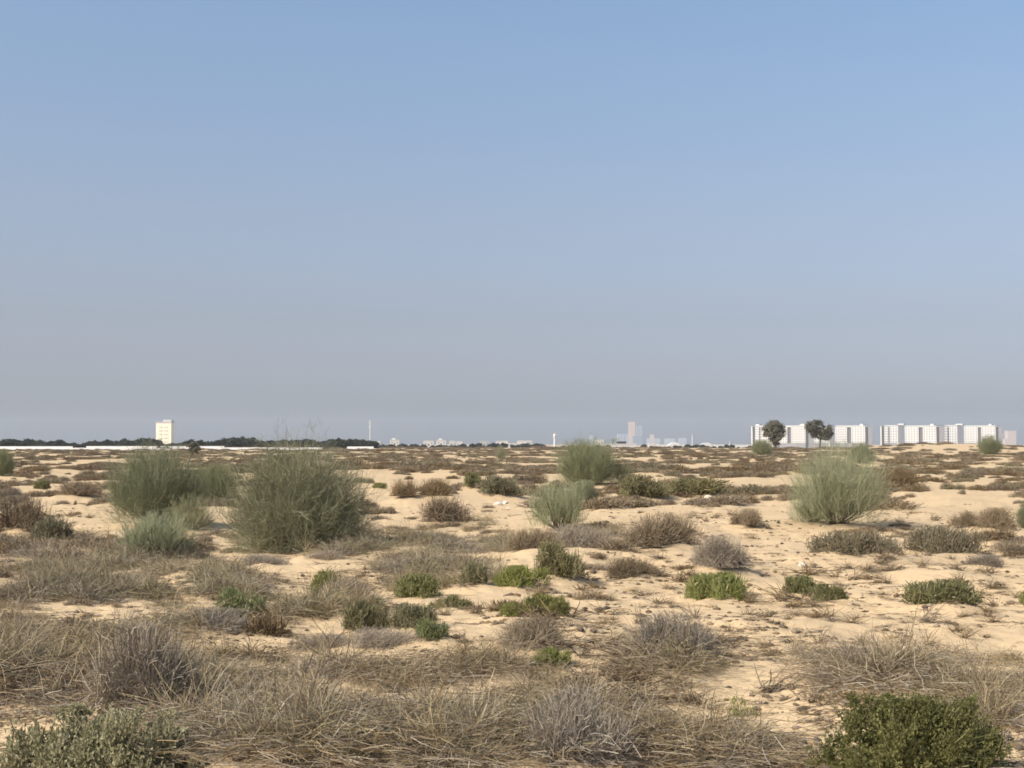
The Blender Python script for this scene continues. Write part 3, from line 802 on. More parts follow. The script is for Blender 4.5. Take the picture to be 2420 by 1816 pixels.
def sand_mat():
    m = bpy.data.materials.new('desert_sand'); m.use_nodes = True
    t = m.node_tree; N = t.nodes; Lk = t.links
    pb = N['Principled BSDF']; pb.inputs['Roughness'].default_value = 0.95; pb.inputs['Specular IOR Level'].default_value = 0.1
    geo = N.new('ShaderNodeNewGeometry')
    def noise(scale, det=4, rough=.55):
        n = N.new('ShaderNodeTexNoise'); n.inputs['Scale'].default_value = scale; n.inputs['Detail'].default_value = det
        n.inputs['Roughness'].default_value = rough
        Lk.new(geo.outputs['Position'], n.inputs['Vector']); return n
    def ramp(src, stops):
        r = N.new('ShaderNodeValToRGB')
        for i, (p, c) in enumerate(stops):
            if i > 1: r.color_ramp.elements.new(p)
        for i, (p, c) in enumerate(stops):
            r.color_ramp.elements[i].position = p; r.color_ramp.elements[i].color = (*c, 1)
        Lk.new(src, r.inputs[0]); return r
    def mix(f, a, b, bt='MIX'):
        x = N.new('ShaderNodeMix'); x.data_type = 'RGBA'; x.blend_type = bt
        if isinstance(f, (int, float)): x.inputs[0].default_value = f
        else: Lk.new(f, x.inputs[0])
        Lk.new(a, x.inputs[6])
        if isinstance(b, tuple): x.inputs[7].default_value = (*b, 1)
        else: Lk.new(b, x.inputs[7])
        return x.outputs[2]
    n1 = noise(0.5, 5); n2 = noise(9, 5, .65); n3 = noise(60, 3, .7)
    c = ramp(n1.outputs[0], [(0.3, (0.485, 0.362, 0.220)), (0.7, (0.56, 0.428, 0.267))]).outputs[0]
    c = mix(0.35, c, ramp(n2.outputs[0], [(0.35, (0.42, 0.29, 0.16)), (0.6, (0.60, 0.44, 0.26))]).outputs[0])
    c = mix(0.25, c, ramp(n3.outputs[0], [(0.4, (0.36, 0.26, 0.15)), (0.55, (0.62, 0.47, 0.29))]).outputs[0])
    at = N.new('ShaderNodeAttribute'); at.attribute_name = 'tint'
    n4 = noise(14, 5, .7)
    ma = N.new('ShaderNodeMath'); ma.operation = 'MULTIPLY_ADD'
    Lk.new(n4.outputs[0], ma.inputs[0]); ma.inputs[1].default_value = 1.6; ma.inputs[2].default_value = -0.85
    ad = N.new('ShaderNodeMath'); ad.operation = 'ADD'; ad.use_clamp = True
    Lk.new(ma.outputs[0], ad.inputs[0]); Lk.new(at.outputs['Fac'], ad.inputs[1])
    gt = N.new('ShaderNodeMath'); gt.operation = 'MULTIPLY'; Lk.new(ad.outputs[0], gt.inputs[0]); Lk.new(at.outputs['Fac'], gt.inputs[1])
    g2 = N.new('ShaderNodeMath'); g2.operation = 'MULTIPLY'; g2.inputs[1].default_value = 0.75; Lk.new(gt.outputs[0], g2.inputs[0])
    c = mix(g2.outputs[0], c, (0.33, 0.245, 0.15))
    Lk.new(c, pb.inputs['Base Color'])
    bp = N.new('ShaderNodeBump'); bp.inputs['Strength'].default_value = 0.6; bp.inputs['Distance'].default_value = 0.03
    nb = noise(7, 6, .6); Lk.new(nb.outputs[0], bp.inputs['Height'])
    bp2 = N.new('ShaderNodeBump'); bp2.inputs['Strength'].default_value = 0.35; bp2.inputs['Distance'].default_value = 0.01
    Lk.new(n3.outputs[0], bp2.inputs['Height']); Lk.new(bp.outputs[0], bp2.inputs['Normal'])
    Lk.new(bp2.outputs[0], pb.inputs['Normal'])
    return m

M['sand'] = sand_mat()
gm = build_ground()
gm.materials.append(M['sand'])
ground_o = link('sand_ground', gm)
setp(ground_o, kind='structure')

def zat(x, y): return float(H(x, y))

# ------------------------------------------------------------------ haze
hz = MB(); hz.box((-7600, -7600, -2.5), (7600, 7600, 130))
hm_ = bpy.data.materials.new('haze'); hm_.use_nodes = True
for n in list(hm_.node_tree.nodes): hm_.node_tree.nodes.remove(n)
ho = hm_.node_tree.nodes.new('ShaderNodeOutputMaterial'); hv = hm_.node_tree.nodes.new('ShaderNodeVolumePrincipled')
hv.inputs['Color'].default_value = (0.49, 0.57, 0.69, 1); hv.inputs['Density'].default_value = 1.4e-4
hv.inputs['Anisotropy'].default_value = 0.0
hm_.node_tree.links.new(hv.outputs[0], ho.inputs['Volume'])
haze = link('haze', hz.mesh('haze', hm_)); setp(haze, kind='stuff')

# ------------------------------------------------------------------ far buildings (photo pixels of the 2420 grid -> metres at a distance)
FS = 1210 / math.tan(FOVX/2)
HOR = 1048.0
def sx(px, D): return (px-1210)*D/FS
def sz(py, D): return EYE + (HOR-py)*D/FS

def box_part(name, lo, hi, mat, parent):
    mb = MB(); mb.box(lo, hi); return link(name, mb.mesh(name, mat), parent)

win_cache = {}
def window(parent, x, y, z, w, h, mat='pane'):
    k = (round(w, 2), round(h, 2), mat)
    if k not in win_cache:
        mb = MB(); mb.box((-w/2, -0.06, -h/2), (w/2, 0.0, h/2)); win_cache[k] = mb.mesh('window', M[mat])
    o = link('window', win_cache[k], parent); o.location = (x, y, z); return o
M['winpale'] = plain_mat('pale_window_glass', (0.15, 0.153, 0.157), 0.4, 0.05, 0.05, 0.4)

def apartment(D, x0, recess0, recess1, x1, side1, label, top=1007.0, tank=None, dark=True, wins=True, dark_left=None):
    """front with two white bays, a grey stair recess between, a dark corner strip and a shaded flank; turned towards the left so the right flank shows"""
    TURN = R(-40)
    tanp = (x0-1210)/FS
    kx = math.cos(TURN) - math.sin(TURN)*tanp           # width seen per metre of front
    ky = -math.sin(TURN) - math.cos(TURN)*tanp          # width seen per metre of flank
    L = lambda px: (px-x0)*D/FS/kx
    end = x1 + (5 if dark else 0)
    depth = (side1-end)*D/FS/ky
    X0 = sx(x0, D); ztop, zb = sz(top, D), sz(1047, D)
    z0 = zat(X0, D) - 0.4
    root = empty('apartment_block', (X0, D, z0), TURN)
    setp(root, label, 'apartment block', 'white apartment blocks at the right')
    zt, zbb = ztop-z0, zb-z0
    r0, ra, rb, r1, re = 0.0, L(recess0), L(recess1), L(x1), L(end)
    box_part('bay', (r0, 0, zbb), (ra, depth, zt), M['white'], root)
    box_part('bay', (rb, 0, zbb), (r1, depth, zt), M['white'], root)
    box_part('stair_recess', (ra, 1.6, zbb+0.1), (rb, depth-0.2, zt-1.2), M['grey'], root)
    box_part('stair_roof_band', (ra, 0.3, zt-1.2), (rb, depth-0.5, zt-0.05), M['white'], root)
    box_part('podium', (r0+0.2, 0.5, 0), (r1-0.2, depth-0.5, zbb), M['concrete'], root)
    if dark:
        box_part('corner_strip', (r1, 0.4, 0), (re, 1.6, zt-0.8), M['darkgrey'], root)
        box_part('flank', (r1, 1.6, 0), (re, depth, zt-0.5), M['liftedwhite'], root)
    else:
        box_part('flank', (r1, 0.3, 0), (r1+0.4, depth-0.3, zt-0.1), M['liftedwhite'], root)
    if dark_left is not None:
        a, b = L(dark_left[0]), L(dark_left[1])
        m = b-5*D/FS/kx
        box_part('corner_strip', (m, 0.4, 0), (b, depth-0.6, zt-0.8), M['darkgrey'], root)
        box_part('end_wall', (a, 0.0, 0), (m, depth-0.6, zt-0.4), M['white'], root)
    box_part('parapet', (r0+0.3, 0.25, zt), (r1-0.3, depth-0.3, zt+0.5), M['lightgrey'], root)
    if tank:
        a, b = L(tank[0]), L(tank[1])
        box_part('roof_tank', (a, 1.0, zt+0.5), (b, 6.0, zt+1.9), M['white'], root)
    if wins:
        rows = 7
        for (a, b) in ((r0, ra), (rb, r1)):
            nc = max(2, int(round((b-a)/2.7)))
            for i in range(nc):
                for k in range(rows):
                    window(root, a+(i+0.5)*(b-a)/nc, 0, zbb+1.3+k*(zt-zbb-2.2)/(rows-1), 1.35, 1.15, 'winpale')
    return root

DB = 1400.0
apartment(DB+25, 1784, 1793.5, 1797, 1824, 1834, 'white apartment block partly hidden by the egg-shaped tree', dark=False, tank=(1784, 1793), dark_left=(1775, 1783), wins=True)
apartment(DB, 1835, 1860, 1869, 1902, 1921, 'white apartment block between the two dark trees', tank=(1888, 1898))
apartment(DB+25, 1923, 1936, 1941, 1958, 1972, 'white apartment block behind the forked tree', dark=False)
apartment(DB, 1973, 2001, 2011, 2043, 2060, 'white apartment block right of the forked tree beside the gap', tank=(2030, 2037))
apartment(DB+25, 2089, 2098.5, 2102, 2120, 2134, 'narrow white block at the left end of the right hand row', top=1006, dark=False, tank=(2120, 2134), dark_left=(2080, 2088), wins=True)
apartment(DB, 2138, 2170, 2180, 2211, 2231, 'white block with a gridded front in the right row, left of two', tank=(2196, 2204))
apartment(DB+25, 2232, 2238.5, 2242, 2260, 2274, 'shallow white block between the two gridded ones of the right row', top=1006, dark=False, tank=(2257, 2273), wins=True)
apartment(DB, 2278, 2310, 2318, 2351, 2367, 'last white block with a gridded front, beside the rounded bush', tank=(2334, 2341))

def block(name, D, x0, x1, y0, y1, mat, label, cat='building', depth=None, roof=True, group=None, extra=()):
    """simple far building: walls, roof slab and openings"""
    X0, X1 = sx(x0, D), sx(x1, D); zb = zat((X0+X1)/2, D)-0.4 if D < 6500 else -0.5
    zt = sz(y0, D)
    dp = depth or max(6.0, (X1-X0)*0.8)
    root = empty(name, ((X0+X1)/2, D, zb)); setp(root, label, cat, group)
    hw = (X1-X0)/2
    box_part('wall', (-hw, 0, 0), (hw, dp, zt-zb), M[mat], root)
    if roof: box_part('roof', (-hw*1.03, -0.3, zt-zb), (hw*1.03, dp+0.3, zt-zb+0.35), M[mat], root)
    for (kind, a, b, c, d, mm) in extra:
        box_part(kind, (sx(a, D)-(X0+X1)/2, -0.3, sz(d, D)-zb), (sx(b, D)-(X0+X1)/2, -0.02, sz(c, D)-zb), M[mm], root)
    return root

# cream tower on the left
M['wincream'] = plain_mat('cream_shaded_glass', (0.54, 0.50, 0.40), 0.5, 0.05, 0.05, 0.3)
DT = 1150.0
def cream_tower():
    root = block('tower_block', DT, 369, 405, 999.5, 1060, 'cream', 'tall cream tower block above the dark tree belt', roof=False)
    z0 = root.location.z; cx = root.location.x
    hw = sx(405, DT)-cx; zt = sz(999.5, DT)-z0
    box_part('roof_band', (-hw-0.25, -0.25, zt), (hw+0.25, 10, zt+1.0), M['lightgrey'], root)
    box_part('penthouse', (sx(385, DT)-cx, 0.3, zt+1.0), (hw, 8, zt+2.6), M['white'], root)
    for k in range(5):
        for u in (-0.42, -0.18, 0.18, 0.42):
            window(root, u*hw*1.1, 0, zt-3.6-k*3.0, 1.5, 1.0, 'wincream')
cream_tower()

# telecom mast and water tower
def mast(px, D, ytop, label, cat, w=1.0):
    X = sx(px, D); z0 = zat(X, D)-0.3; h = sz(ytop, D)-z0
    root = empty('telecom_mast', (X, D, z0)); setp(root, label, cat)
    mb = MB(); mb.lathe([(0.75*w, 0), (0.55*w, h*0.6), (0.42*w, h), (0.0, h)], 10); link('pole', mb.mesh('pole', M['white'], True), root)
    for zz in (0.985, 0.90, 0.80):
        mb = MB(); mb.lathe([(1.15*w, h*zz-0.12), (1.15*w, h*zz+0.12)], 10); mb.box((-1.15*w, -0.1, h*zz-0.1), (1.15*w, 0.1, h*zz+0.1))
        link('platform', mb.mesh('platform', M['white']), root)
        for a in np.linspace(0, 2*np.pi, 3, endpoint=False)+zz*9:
            mb = MB(); cx, cy = 1.2*w*math.cos(a), 1.2*w*math.sin(a)
            mb.box((cx-0.28*w, cy-0.18*w, h*zz-1.1*w), (cx+0.28*w, cy+0.18*w, h*zz+1.1*w)); link('antenna', mb.mesh('antenna', M['white']), root)
    return root
mast(875, 1000, 995, 'white telecom mast with antenna tiers rising behind the tree belt', 'mast', 0.6)
def water_tower():
    D = 1600.0; X = sx(1311, D); z0 = zat(X, D)-.3; h = sz(1025, D)-z0
    root = empty('water_tower', (X, D, z0)); setp(root, 'slim white water tower with a wider head', 'water tower')
    mb = MB(); mb.lathe([(1.5, 0), (1.25, h*.72)], 14); link('shaft', mb.mesh('shaft', M['white'], True), root)
    mb = MB(); mb.lathe([(1.25, h*.72), (1.9, h*.8), (1.9, h*.95), (0.8, h), (0, h)], 14); link('tank', mb.mesh('tank', M['white'], True), root)
water_tower()
def lamp_pole(px, D, ytop, label):
    X = sx(px, D); z0 = zat(X, D)-.3; h = sz(ytop, D)-z0
    root = empty('light_mast', (X, D, z0)); setp(root, label, 'mast')
    mb = MB(); mb.lathe([(0.7, 0), (0.4, h), (0, h)], 8); link('pole', mb.mesh('pole', M['lightgrey'], True), root)
    mb = MB(); mb.lathe([(0.9, h-1), (0.9, h-0.2)], 8); mb.box((-0.9, -.2, h-.9), (.9, .2, h-.3)); link('lamp_head', mb.mesh('lamp_head', M['lightgrey']), root)
lamp_pole(1636, 1500, 1026, 'thin pale grey mast between the city and the white blocks')
lamp_pole(1724, 1700, 1042, 'short pale mast left of the white blocks')

# skyline
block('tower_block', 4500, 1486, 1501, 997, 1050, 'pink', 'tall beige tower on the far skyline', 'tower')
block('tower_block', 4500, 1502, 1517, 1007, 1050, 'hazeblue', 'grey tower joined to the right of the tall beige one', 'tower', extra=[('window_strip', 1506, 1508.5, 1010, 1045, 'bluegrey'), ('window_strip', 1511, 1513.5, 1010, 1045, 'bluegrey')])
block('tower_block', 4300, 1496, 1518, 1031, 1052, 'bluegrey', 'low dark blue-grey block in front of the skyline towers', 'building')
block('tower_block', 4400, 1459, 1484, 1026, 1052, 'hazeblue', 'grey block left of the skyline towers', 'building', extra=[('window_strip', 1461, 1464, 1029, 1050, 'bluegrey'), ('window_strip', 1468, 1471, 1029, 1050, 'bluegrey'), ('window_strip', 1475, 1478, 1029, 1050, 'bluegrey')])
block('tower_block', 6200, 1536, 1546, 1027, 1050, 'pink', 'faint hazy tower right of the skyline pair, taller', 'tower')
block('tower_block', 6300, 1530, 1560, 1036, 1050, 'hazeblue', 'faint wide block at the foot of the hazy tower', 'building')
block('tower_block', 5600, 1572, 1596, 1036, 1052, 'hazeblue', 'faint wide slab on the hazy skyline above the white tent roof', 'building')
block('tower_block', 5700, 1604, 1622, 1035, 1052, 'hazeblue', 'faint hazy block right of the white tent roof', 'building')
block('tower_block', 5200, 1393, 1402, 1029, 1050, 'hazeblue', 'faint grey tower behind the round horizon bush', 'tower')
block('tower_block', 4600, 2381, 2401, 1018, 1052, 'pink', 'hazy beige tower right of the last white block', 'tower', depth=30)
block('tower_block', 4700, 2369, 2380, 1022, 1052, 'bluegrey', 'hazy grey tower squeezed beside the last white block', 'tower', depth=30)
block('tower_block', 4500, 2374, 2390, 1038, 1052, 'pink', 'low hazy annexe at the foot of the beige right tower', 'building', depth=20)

# low white villas and sheds of the farm land
VIL = [
    (891, 900, 1043.5, 'white', 'small white house peeping over the end of the tree belt'),
    (922, 944, 1040.5, 'white', 'white cubic house right of the telecom mast'),
    (1001, 1025, 1042.5, 'white', 'bright white house left of the villa row'),
    (1032, 1054, 1041, 'white', 'white stepped villa second in the row'),
    (1062, 1076, 1043, 'white', 'white villa third in the row'),
    (1079, 1093, 1044, 'white', 'small white villa at the right end of the villa row'),
    (1134, 1156, 1042.5, 'lightgrey', 'greyish villa alone between trees left of the long shed'),
    (1172, 1200, 1042.5, 'white', 'white shed with a flat roof above the long low shed'),
    (1222, 1257, 1042, 'white', 'white warehouse with a dark open side'),
    (1406, 1426, 1040, 'white', 'white house just right of the round horizon bush'),
    (1533, 1547, 1049, 'white', 'small white hut right of the white compound'),
]
for i, (a, b, t_, mt, lb) in enumerate(VIL):
    D = 900 + 25*i
    ex = [('door', a+(b-a)*0.42, a+(b-a)*0.55, t_+6, t_+11, 'pane'), ('window', a+(b-a)*0.15, a+(b-a)*0.27, t_+4, t_+6.5, 'pane'), ('window', a+(b-a)*0.72, a+(b-a)*0.84, t_+4, t_+6.5, 'pane')]
    if 'dark open' in lb: ex = [('opening', 1245, 1255, 1046, 1055, 'darkgrey')]
    r_ = block('villa' if 'shed' not in lb and 'ware' not in lb else 'shed', D, a, b, t_, 1060, mt, lb, 'house' if 'shed' not in lb and 'ware' not in lb else 'shed', extra=ex)
    if 'stepped' in lb or 'cubic' in lb:
        hw = (sx(b, D)-sx(a, D))/2; zt = sz(t_, D)-r_.location.z
        box_part('roof_room', (-hw*0.6, 1, zt+0.35), (hw*0.1, 5, zt+1.4), M[mt], r_)
block('shed', 870, 1184, 1262, 1049, 1060, 'white', 'long low white shed below the flat-roofed one', 'shed', depth=12, extra=[('opening', 1206, 1212, 1051, 1057, 'pane'), ('opening', 1230, 1236, 1051, 1057, 'pane')])
block('compound', 720, 1449, 1504, 1050.5, 1064, 'white', 'bright white compound with dark openings under the skyline towers', 'building', depth=14,
      extra=[('opening', 1471, 1475, 1055, 1060, 'pane'), ('opening', 1484, 1486.5, 1055, 1059, 'pane'), ('opening', 1455, 1458, 1055, 1059, 'pane')])
block('carport', 735, 1459, 1480, 1044.5, 1051, 'darkgrey', 'dark flat roof rising behind the white compound', 'building', depth=8)
def tent(a, b, ytop, D, label):
    X0, X1 = sx(a, D), sx(b, D); hw = (X1-X0)/2; z0 = zat((X0+X1)/2, D)-.3; h = sz(ytop, D)-z0
    root = empty('tent_hall', ((X0+X1)/2, D, z0)); setp(root, label, 'hall')
    mb = MB(); t = np.linspace(-1, 1, 15); base = h*0.35
    box_part('wall', (-hw, 0, 0), (hw, 18, base), M['white'], root)
    prof = np.stack([t*hw, base+(h-base)*np.cos(t*np.pi/2)**0.8], -1)
    v = np.concatenate([np.c_[prof[:, 0], np.full(15, -.2), prof[:, 1]], np.c_[prof[:, 0], np.full(15, 18.2), prof[:, 1]]])
    q = [(i, i+1, i+16, i+15) for i in range(14)]
    mb.add(v, q)
    mb.add(np.concatenate([v[:15], [[0, -.2, base]]]), None, .5, tris=[(i+1, i, 15) for i in range(14)])
    link('roof', mb.mesh('roof', M['white']), root)
tent(1577, 1612, 1045.5, 1500, 'white arched tent hall on the plain before the hazy skyline')
tent(1655, 1684, 1046, 2600, 'paler arched hall right of the thin mast')
tent(1222, 1250, 1040.5, 2300, 'pale arched roof behind the white warehouse')
block('shed', 1800, 1690, 1770, 1051, 1060, 'white', 'long thin white shed running towards the white blocks', 'shed', depth=15)
block('shed', 1700, 1618, 1660, 1051.5, 1060, 'white', 'thin white shed beside the arched tent hall', 'shed', depth=15)
block('shed', 1900, 1430, 1450, 1049, 1060, 'lightgrey', 'grey shed left of the white compound', 'shed', depth=15)
block('shed', 1650, 1555, 1578, 1050.5, 1060, 'white', 'thin white shed left of the arched tent hall', 'shed', depth=15)

# long low white farm walls on the left
def wall(x0, x1, D, y0, label):
    X0, X1 = sx(x0, D), sx(x1, D); zb = min(zat(X0, D), zat(X1, D), zat((X0+X1)/2, D))-0.5
    root = empty('farm_wall', ((X0+X1)/2, D, zb)); setp(root, label, 'wall', 'low white farm walls', 'thing')
    hw = (X1-X0)/2; zt = sz(y0, D)-zb
    box_part('wall_body', (-hw, 0, 0), (hw, 0.3, zt-0.12), M['liftedwhite'], root)
    box_part('coping', (-hw-0.05, -0.06, zt-0.12), (hw+0.05, 0.36, zt), M['liftedwhite'], root)
wall(-60, 172, 395, 1054.8, 'low white wall from the left edge to the first dark mound')
wall(162, 262, 372, 1058.3, 'low white wall before the dark mound, nearest stretch on the left')
wall(205, 372, 396, 1054.3, 'low white wall below the cream tower')
wall(258, 402, 370, 1059.3, 'thin lower white wall stretch before the second dark mound')
wall(380, 530, 394, 1054.3, 'low white wall behind the small leaning tree')
wall(512, 762, 376, 1057.3, 'long low white wall behind the biggest broom bush')
wall(821, 883, 385, 1055.3, 'short white wall standing alone below the telecom mast')

# ------------------------------------------------------------------ trees
def put_tree(name, meshes, x, y, label, group=None, sc_=1.0, rz=0.0, dz=-0.1):
    root = empty(name, (x, y, zat(x, y)+dz), rz)
    setp(root, label, 'tree', group)
    root.scale = (sc_, sc_, sc_) if not isinstance(sc_, tuple) else sc_
    for nm, me in zip(('trunk', 'crown'), meshes): link(nm, me, root)
    return root
D = 300.0; k = D/FS
# egg-shaped tree, photo x 1802..1856, y 992..1060
m1 = mesh_tree(51, 6, [(0, 0, 4.2, 1.9, 1.4), (-0.6, 0.2, 3.4, 1.6, 1.2), (0.7, -0.2, 3.5, 1.5, 1.2), (0.1, 0, 5.0, 1.5, .9), (0.15, 0.1, 2.3, 1.25, 1.0), (-1.1, 0, 4.2, 1.1, 1.0), (1.2, 0, 4.2, 1.0, 1.0), (0.4, 0, 1.5, .85, .7), (0.9, 0, 2.5, .8, .8)],
               [(0.3, 0, 0), (0.3, 0, 0.6), (0.2, 0, 1.3)], 0, M['treeleaf'], 9000, 0.26, 0.34)
x = sx(1829, D); put_tree('dark_tree', m1, x, D, 'dark egg-shaped tree with a dense crown before the white blocks', sc_=(k*57/4.5, k*57/4.5, k*70/5.6))
m2 = mesh_tree(52, 6, [(-1.5, 0, 4.2, 1.3, 1.2), (-1.2, .2, 3.1, 1.1, .9), (1.2, 0, 3.4, 1.5, 1.3), (0.9, -.2, 2.5, 1.2, .8), (0.1, 0, 4.9, .75, .8), (-0.2, .1, 3.4, 1.1, .9), (-0.8, -.1, 4.9, 1.0, .7), (1.9, .1, 3.3, .9, .9), (0.9, -.2, 2.2, 1.1, .6), (-0.8, .2, 2.6, 1.0, .6)],
               [(0, 0, -0.3), (0.05, 0, 0.9), (0.1, 0, 1.9)], 0, M['treeleaf'], 8000, 0.26, 0.2)
x = sx(1946, D); put_tree('dark_tree', m2, x, D+4, 'dark forked tree with a bare trunk standing over the right broom bush', sc_=(k*70/5.6, k*70/5.6, k*74/5.8))
D = 106.0; k = D/FS
m3 = mesh_tree(53, 2, [(0.35, 0, 1.45, .42, .30), (0.05, 0, 1.5, .40, .28), (0.55, .05, 1.30, .30, .22), (0.25, 0, 1.7, .35, .18), (-.1, .05, 1.25, .2, .15), (0.3, 0, 1.15, .38, .2)],
               [(-0.25, 0, 0), (-0.05, 0, .5), (0.15, 0, 1.0)], 0, M['treeleaf'], 2000, 0.085, 0.075)
x = sx(450, D); put_tree('small_tree', m3, x, D, 'small dark tree with a leaning trunk behind the left broom bushes', sc_=0.98)

belt = [mesh_tree(60+i, 6, [(g_.uniform(-2.2, 2.2), g_.uniform(-2, 2), g_.uniform(2.2, 4.4), g_.uniform(1.6, 2.6), g_.uniform(1.2, 1.8)) for _ in range(7)] + [(0, 0, 1.2, 2.6, 1.3), (0, 0, 3.4, 2.6, 2.0)],
                  [(0, 0, -.3), (0.1, 0, 1.2), (0, 0, 2.2)], 0, M['beltleaf'], 2400, 0.75, 0.25)
        for i, g_ in [(j, np.random.default_rng(80+j)) for j in range(6)]]
g = np.random.default_rng(90)
def belt_tree(px, D, hpx, grp, lb):
    x = sx(px, D); m = belt[g.integers(0, 6)]
    hh = hpx*D/FS + max(0, (1048-1048))
    s = hh/5.9
    put_tree('belt_tree', m, x, D, lb, grp, (s*g.uniform(1.0, 1.5), s*g.uniform(1, 1.3), s), g.uniform(0, 6.28), -0.4)
LB1 = 'dark green tree in the dense belt behind the low white walls'
GR1 = 'trees of the dark belt at the left'
for px in np.arange(-40, 600, 15):
    p = px+g.uniform(-5, 5); hgt = 22+4*math.sin(px/41)+2.5*math.sin(px/17)+g.uniform(-3, 3)
    if 405 < px < 600: hgt += 5*math.exp(-((px-490)/60)**2)
    if 375 < p < 400: hgt *= 0.72
    belt_tree(p, 470+g.uniform(-20, 40), hgt, GR1, LB1)
for px in np.arange(600, 740, 15): belt_tree(px+g.uniform(-5, 5), 480+g.uniform(-20, 40), 24+g.uniform(-3, 2), GR1, LB1)
for px in np.arange(752, 890, 13):
    u = (px-820)/70; belt_tree(px+g.uniform(-4, 4), 480+g.uniform(-20, 40), max(14, 27-9*u*u)+g.uniform(-2, 1), GR1, LB1)
LB2 = 'low dark tree among the white houses of the middle distance'
GR2 = 'low trees among the distant houses'
for px in np.concatenate([np.arange(888, 1290, 10), np.arange(1330, 1450, 20), np.arange(1508, 1800, 14)]):
    hgt = (12 if px < 1300 else 9)+g.uniform(-3, 4)
    if g.uniform() < 0.1: continue
    belt_tree(px+g.uniform(-5, 5), 640+g.uniform(-40, 60), hgt, GR2, LB2)
for px in (2405, 2412, 2425): belt_tree(px, 800, 13, GR2, LB2)

# ------------------------------------------------------------------ plant variants shared by copies
VAR = {}
def variants(kind):
    if kind in VAR: return VAR[kind]
    if kind == 'green': v = [mesh_lowgreen(200+i, 0.36, 0.30, M['green'], 95, 60, 0.007) for i in range(3)]; d = (0.36, 0.30)
    elif kind == 'bright': v = [mesh_lowgreen(210+i, 0.36, 0.30, M['brightgreen'], 100, 60, 0.007) for i in range(3)]; d = (0.36, 0.30)
    elif kind == 'dullgreen': v = [mesh_lowgreen(220+i, 0.36, 0.30, M['dullgreen'], 95, 56, 0.007) for i in range(3)]; d = (0.36, 0.30)
    elif kind == 'palegreen': v = [mesh_lowgreen(230+i, 0.36, 0.30, M['palegreen'], 70, 44, 0.006) for i in range(2)]; d = (0.36, 0.30)
    elif kind == 'sprig': v = [mesh_lowgreen(240, 0.20, 0.14, M['brightgreen'], 18, 22)]; d = (0.20, 0.14)
    elif kind == 'olive': v = [mesh_lowgreen(250+i, 0.40, 0.32, M['olive'], 80, 50, 0.0065, name='olive_shrub') for i in range(3)]; d = (0.40, 0.32)
    elif kind == 'oliveflat': v = [mesh_lowgreen(260+i, 0.6, 0.34, M['oliveflat'], 150, 44, 0.0065, name='dry_shrub') for i in range(2)]; d = (0.6, 0.34)
    elif kind == 'grey': v = [mesh_drymound(270+i, 0.45, 0.30, M['greytwig'], 3400, 0.0032, name='dry_shrub', loose=0.8) for i in range(3)]; d = (0.45, 0.30)
    elif kind == 'greystalk': v = [mesh_drymound(280+i, 0.36, 0.34, M['greytwig'], 3000, 0.0032, 16, name='dry_shrub') for i in range(2)]; d = (0.36, 0.34)
    elif kind == 'greybrown': v = [mesh_drymound(290+i, 0.5, 0.34, M['greybrown'], 3600, 0.0038, name='dry_shrub', loose=0.9) for i in range(3)]; d = (0.5, 0.34)
    elif kind == 'brown': v = [mesh_drymound(300+i, 0.6, 0.42, M['browntwig'], 2200, 0.0055, name='dry_shrub', loose=0.8) for i in range(3)]; d = (0.6, 0.42)
    elif kind == 'broom': v = [mesh_broom(310+i, 1.0, 1.45, M['broom'], 48, 9, 30, fill=1.0, loose=0.85) for i in range(2)]; d = (1.0, 1.45)
    elif kind == 'broompale': v = [mesh_broom(320+i, 0.8, 0.95, M['broompale'], 44, 8, 15, 0.9, upright=0.9) for i in range(2)]; d = (0.8, 0.95)
    elif kind == 'broomlow': v = [mesh_broom(330, 0.7, 0.8, M['broomdry'], 30, 8, 14)]; d = (0.7, 0.8)
    elif kind == 'broombig': v = [mesh_broom(340, 1.08, 1.60, M['broomdry'], 84, 10, 28, 1.1, wisps=26, upright=0.15, loose=1.0)]; d = (1.08, 1.60)
    elif kind == 'broomright': v = [mesh_broom(350, 1.0, 1.62, M['broompale'], 52, 8, 18, 1.0, upright=0.7, fill=0.35, tl_=1.25)]; d = (1.0, 1.62)
    elif kind == 'leafy': v = [mesh_leafy(360, 0.5, 0.46, M['leafgreen'], 300, 120, 0.0135, M['leafgreen'])]; d = (0.5, 0.48)
    elif kind == 'leafgrey': v = [mesh_leafy(361, 0.5, 0.32, M['leafgrey'], 230, 66, 0.014, M['leafgrey'])]; d = (0.5, 0.32)
    VAR[kind] = (v, d); return VAR[kind]
M['brightgreen'] = veg_mat('bright_green_twigs', [(0, (0.115, 0.132, 0.037)), (0.5, (0.22, 0.235, 0.07)), (0.85, (0.31, 0.31, 0.11)), (1, (0.43, 0.38, 0.2))], 0.3, 0.06)
M['dullgreen'] = veg_mat('dull_green_twigs', [(0, (0.11, 0.112, 0.045)), (0.5, (0.185, 0.18, 0.078)), (0.85, (0.265, 0.248, 0.12)), (1, (0.38, 0.325, 0.2))], 0.25, 0.06)
M['palegreen'] = veg_mat('pale_green_twigs', [(0, (0.10, 0.12, 0.05)), (0.5, (0.18, 0.20, 0.085)), (1, (0.34, 0.33, 0.2))], 0.25, 0.06)
M['oliveflat'] = veg_mat('grey_olive_twigs', [(0, (0.13, 0.105, 0.062)), (0.5, (0.215, 0.18, 0.11)), (1, (0.33, 0.285, 0.19))], 0.15, 0.08)
M['greybrown'] = veg_mat('grey_brown_twigs', [(0, (0.14, 0.105, 0.065)), (0.5, (0.235, 0.182, 0.118)), (1, (0.36, 0.29, 0.20))], 0.05, 0.12)

